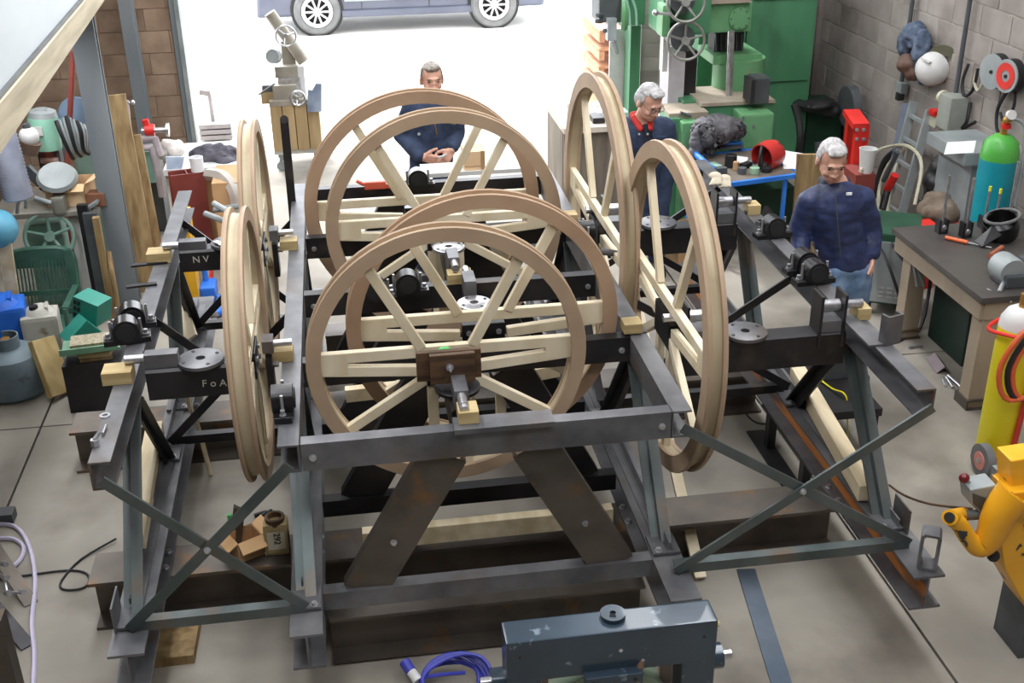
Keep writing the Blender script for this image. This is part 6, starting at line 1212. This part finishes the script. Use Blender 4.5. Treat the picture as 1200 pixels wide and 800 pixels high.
m1_ = person('grey-haired man in padded navy jacket and jeans standing right of the frame', (fz.x, fz.y, 0),
    dict(limbs=[[(nk, .07), (ch_, (.16, .1, .1)), (hp, (.15, .1, .1))], [(sl, .06), (el, .05), (hl, .034)], [(sr, .06), (er, .05), (hr, .034)], [(hp + V((-.07, 0, 0)), .08), (kl, .06), (al, .05)], [(hp + V((.08, 0, 0)), .08), (kr, .06), (ar, .05)]], neck=nk),
    [('jacket', NAVYB, jl, .014, (.012, 9)), ('collar', mat('navy_collar', (40, 48, 66), (54, 62, 82), .7), [[(nk + V((-.068, .01, -.01)), (.03, .05, .045)), (nk + V((-.04, -.06, -.055)), (.03, .02, .035))], [(nk + V((.068, .01, -.01)), (.03, .05, .045)), (nk + V((.045, -.06, -.055)), (.03, .02, .035))], [(nk + V((-.06, .06, .0)), .035), (nk + V((.06, .06, .0)), .035)]], .01, (.002, 10)), ('jeans', DENIM, jn, .014, (.012, 8))],
    (hc, RZ(-.12) @ RX(.42), 1.12), HAIRG,
    [dict(w=hr + V((.0, -.005, -.03)), d=(.0, -.1, -1), side=(-.3, -1, 0), curl=.55, palmn=(-1, 0, 0), s=1.15), dict(w=hl + V((.02, -.02, -.02)), d=(.35, -.5, -.8), side=(1, -.2, .3), curl=.5, palmn=(0, .5, -1), s=1.15)])
for s_ in (-1, 1): MB().box((fz.x - .09*(s_ < 0) + .10*(s_ > 0), Y - .05, .045), (.1, .28, .09), RZ(.1*s_), .03).build('shoe', BLACK, m1_)
MB().cyl(A(979, 232, -.155), A(985, 300, -.155), .004, n=6).build('zip', GREYD, m1_); MB().box(A(995, 227, -.125), (.035, .01, .016), RZ(-.1)).build('chest_emblem', PAPER, m1_)
# --- young man in navy coveralls, behind the frame
Y = 8.95; A = lambda x, y, d=0: PY(x, y, Y + d)
hc = A(506, 93, -.03); nk = A(507, 117, .02); ch_ = A(507, 140, 0); wa = A(506, 172, 0); hp = A(505, 200, .0)
sl, sr = A(482, 125, .03), A(533, 125, .03); el, er = A(471, 160, .06), A(536, 156, .06); hl, hr = A(491, 182, -.12), A(530, 172, -.11)
hd1, hd2 = A(496, 184, -.14), A(529, 176, -.13)
fz = V((hp.x, Y, 0)); kl, kr = V((hp.x - .1, Y - .02, .47)), V((hp.x + .1, Y - .02, .47)); al, ar = V((hp.x - .11, Y + .02, .09)), V((hp.x + .11, Y + .02, .09))
cv = [[(ch_ + V((0, 0, .08)), (.16, .1, .09)), (ch_, (.19, .12, .12)), (wa, (.175, .115, .12)), (hp, (.18, .12, .1))], [(sl, .08), (el, .066), (hl, .052)], [(sr, .08), (er, .066), (hr, .052)], [(sl, .08), (nk + V((-.05, .01, -.05)), .065)], [(sr, .08), (nk + V((.05, .01, -.05)), .065)],
      [(hp + V((-.08, 0, -.02)), (.11, .115, .1)), (kl, .08), (al, .068)], [(hp + V((.08, 0, -.02)), (.11, .115, .1)), (kr, .08), (ar, .068)]]
m2_ = person('young short-haired man in navy coveralls standing with hands together behind the rear wheels', (fz.x, fz.y, 0),
    dict(limbs=[[(nk, .06), (ch_, (.15, .09, .1)), (hp, (.14, .1, .1))], [(sl, .06), (el, .05), (hl, .034), (hd1, .03)], [(sr, .06), (er, .05), (hr, .034), (hd2, .03)], [(hp + V((-.07, 0, 0)), .08), (kl, .06), (al, .05)], [(hp + V((.07, 0, 0)), .08), (kr, .06), (ar, .05)]], neck=nk),
    [('coveralls', NAVY, cv, .014, (.012, 9)), ('collar', NAVY, [[(nk + V((-.06, .0, -.02)), .03), (nk + V((-.04, -.06, -.07)), .022)], [(nk + V((.06, .0, -.02)), .03), (nk + V((.04, -.06, -.07)), .022)], [(nk + V((-.055, .05, -.01)), .03), (nk + V((.055, .05, -.01)), .03)]], .01, (.002, 10))],
    (hc, RZ(.08) @ RX(.1), 1.08), HAIRB,
    [dict(w=hd1, d=(.95, -.15, -.25), side=(.2, -.2, 1), curl=.55, palmn=(0, .6, -.4), s=1.2), dict(w=hd2, d=(-.5, -.3, -.6), side=(-.6, 0, .7), curl=.75, palmn=(-.6, .5, .2), s=1.2)])
for s_ in (-1, 1): MB().box((fz.x + .11*s_, Y - .06, .045), (.1, .28, .09), RZ(-.1*s_), .03).build('boot', BLACK, m2_)
GRN = mat('olive_flash', (96, 104, 62), (112, 120, 76), .8)
for s_, u in ((-1, 489), (1, 527)): MB().box(A(u, 143, -.125), (.10, .012, .022), RY(.3*s_), .004).build('pocket_flap', GRN, m2_)
MB().cyl(A(508, 135, -.128), A(512, 158, -.125), .004, n=6).build('zip', BRASS, m2_); MB().cyl(A(491, 157, -.118), A(491, 157, -.13), .012, n=10).build('badge', GREY, m2_)
one(MB().cyl(A(513, 185, -.2), A(524, 181, -.2), .008, n=8), 'small_bolt', ZINC, 'small bolt held between the hands of the man in coveralls', 'bolt')
# --- man with red collar bending forward, beside the far right wheel
Y = 8.55; A = lambda x, y, d=0: PY(x, y, Y + d)
hc = A(761, 119, -.10); nk = A(752, 138, .0); ch_ = A(752, 165, .02); wa = A(754, 205, .10); hp = A(757, 245, .16)
sl, sr = A(730, 150, .04), A(779, 150, .04); el, er = A(727, 190, .02), A(785, 188, .02); hl, hr = A(735, 244, .0), A(776, 248, .02)
fz = V((hp.x, Y + .18, 0)); kl, kr = V((hp.x - .1, Y + .12, .45)), V((hp.x + .1, Y + .12, .45)); al, ar = V((hp.x - .11, Y + .2, .09)), V((hp.x + .11, Y + .2, .09))
cv = [[(ch_ + V((0, 0, .08)), (.18, .11, .09)), (ch_, (.205, .13, .12)), (wa, (.19, .125, .12)), (hp, (.18, .12, .1))], [(sl, .085), (el, .07), (hl, .054)], [(sr, .085), (er, .07), (hr, .054)], [(sl, .085), (nk + V((-.05, .03, -.06)), .065)], [(sr, .085), (nk + V((.05, .03, -.06)), .065)]]
tr_ = [[(hp + V((-.08, 0, -.02)), (.11, .115, .1)), (kl, .08), (al, .068)], [(hp + V((.08, 0, -.02)), (.11, .115, .1)), (kr, .08), (ar, .068)], [(hp + V((-.05, 0, 0)), .12), (hp + V((.05, 0, 0)), .12)]]
m3_ = person('grey-haired man with spectacles and red collar smiling down beside the far right wheel', (fz.x, fz.y, 0),
    dict(limbs=[[(nk, .06), (ch_, (.15, .09, .1)), (hp, (.14, .1, .1))], [(sl, .06), (el, .05), (hl, .034)], [(sr, .06), (er, .05), (hr, .034)], [(hp + V((-.07, 0, 0)), .08), (kl, .06), (al, .05)], [(hp + V((.07, 0, 0)), .08), (kr, .06), (ar, .05)]], neck=nk),
    [('jacket', NAVY, cv, .014, (.012, 9)), ('red_collar', mat('red_cotton', (196, 52, 48), (212, 66, 60), .8), [[(nk + V((-.06, .0, .0)), .03), (nk + V((-.03, -.085, -.06)), .024)], [(nk + V((.06, .0, .0)), .03), (nk + V((.05, -.085, -.06)), .024)], [(nk + V((-.055, .05, .01)), .03), (nk + V((.055, .05, .01)), .03)]], .009, (.002, 10)),
     ('shirt', mat('navy_shirt', (24, 28, 44), (34, 38, 56), .8), [[(nk + V((.02, -.05, -.08)), (.05, .05, .05)), (ch_ + V((.02, -.10, 0)), (.055, .04, .06))]], .01, (.002, 10)), ('trousers', NAVY, tr_, .014, (.012, 8))],
    (hc, RZ(.42) @ RX(.5), 1.15), HAIRG,
    [dict(w=hl, d=(.1, -.6, -.6), side=(1, 0, .1), curl=.5, palmn=(0, .3, -1), s=1.15), dict(w=hr, d=(-.1, -.6, -.6), side=(-1, 0, .1), curl=.5, palmn=(0, .3, -1), s=1.15)], glasses=True)
for s_ in (-1, 1): MB().box((fz.x + .11*s_, Y + .12, .045), (.1, .28, .09), RZ(-.1*s_), .03).build('boot', BLACK, m3_)
for u, v in ((734, 163), (734, 169), (749, 157), (759, 157)): MB().cyl(A(u, v, -.11), A(u, v, -.13), .009, n=8).build('button', ZINC, m3_)
for u in (732, 775): MB().box(A(u, 161, -.105), (.09, .012, .02), bev=.004).build('pocket_flap', NAVY, m3_)
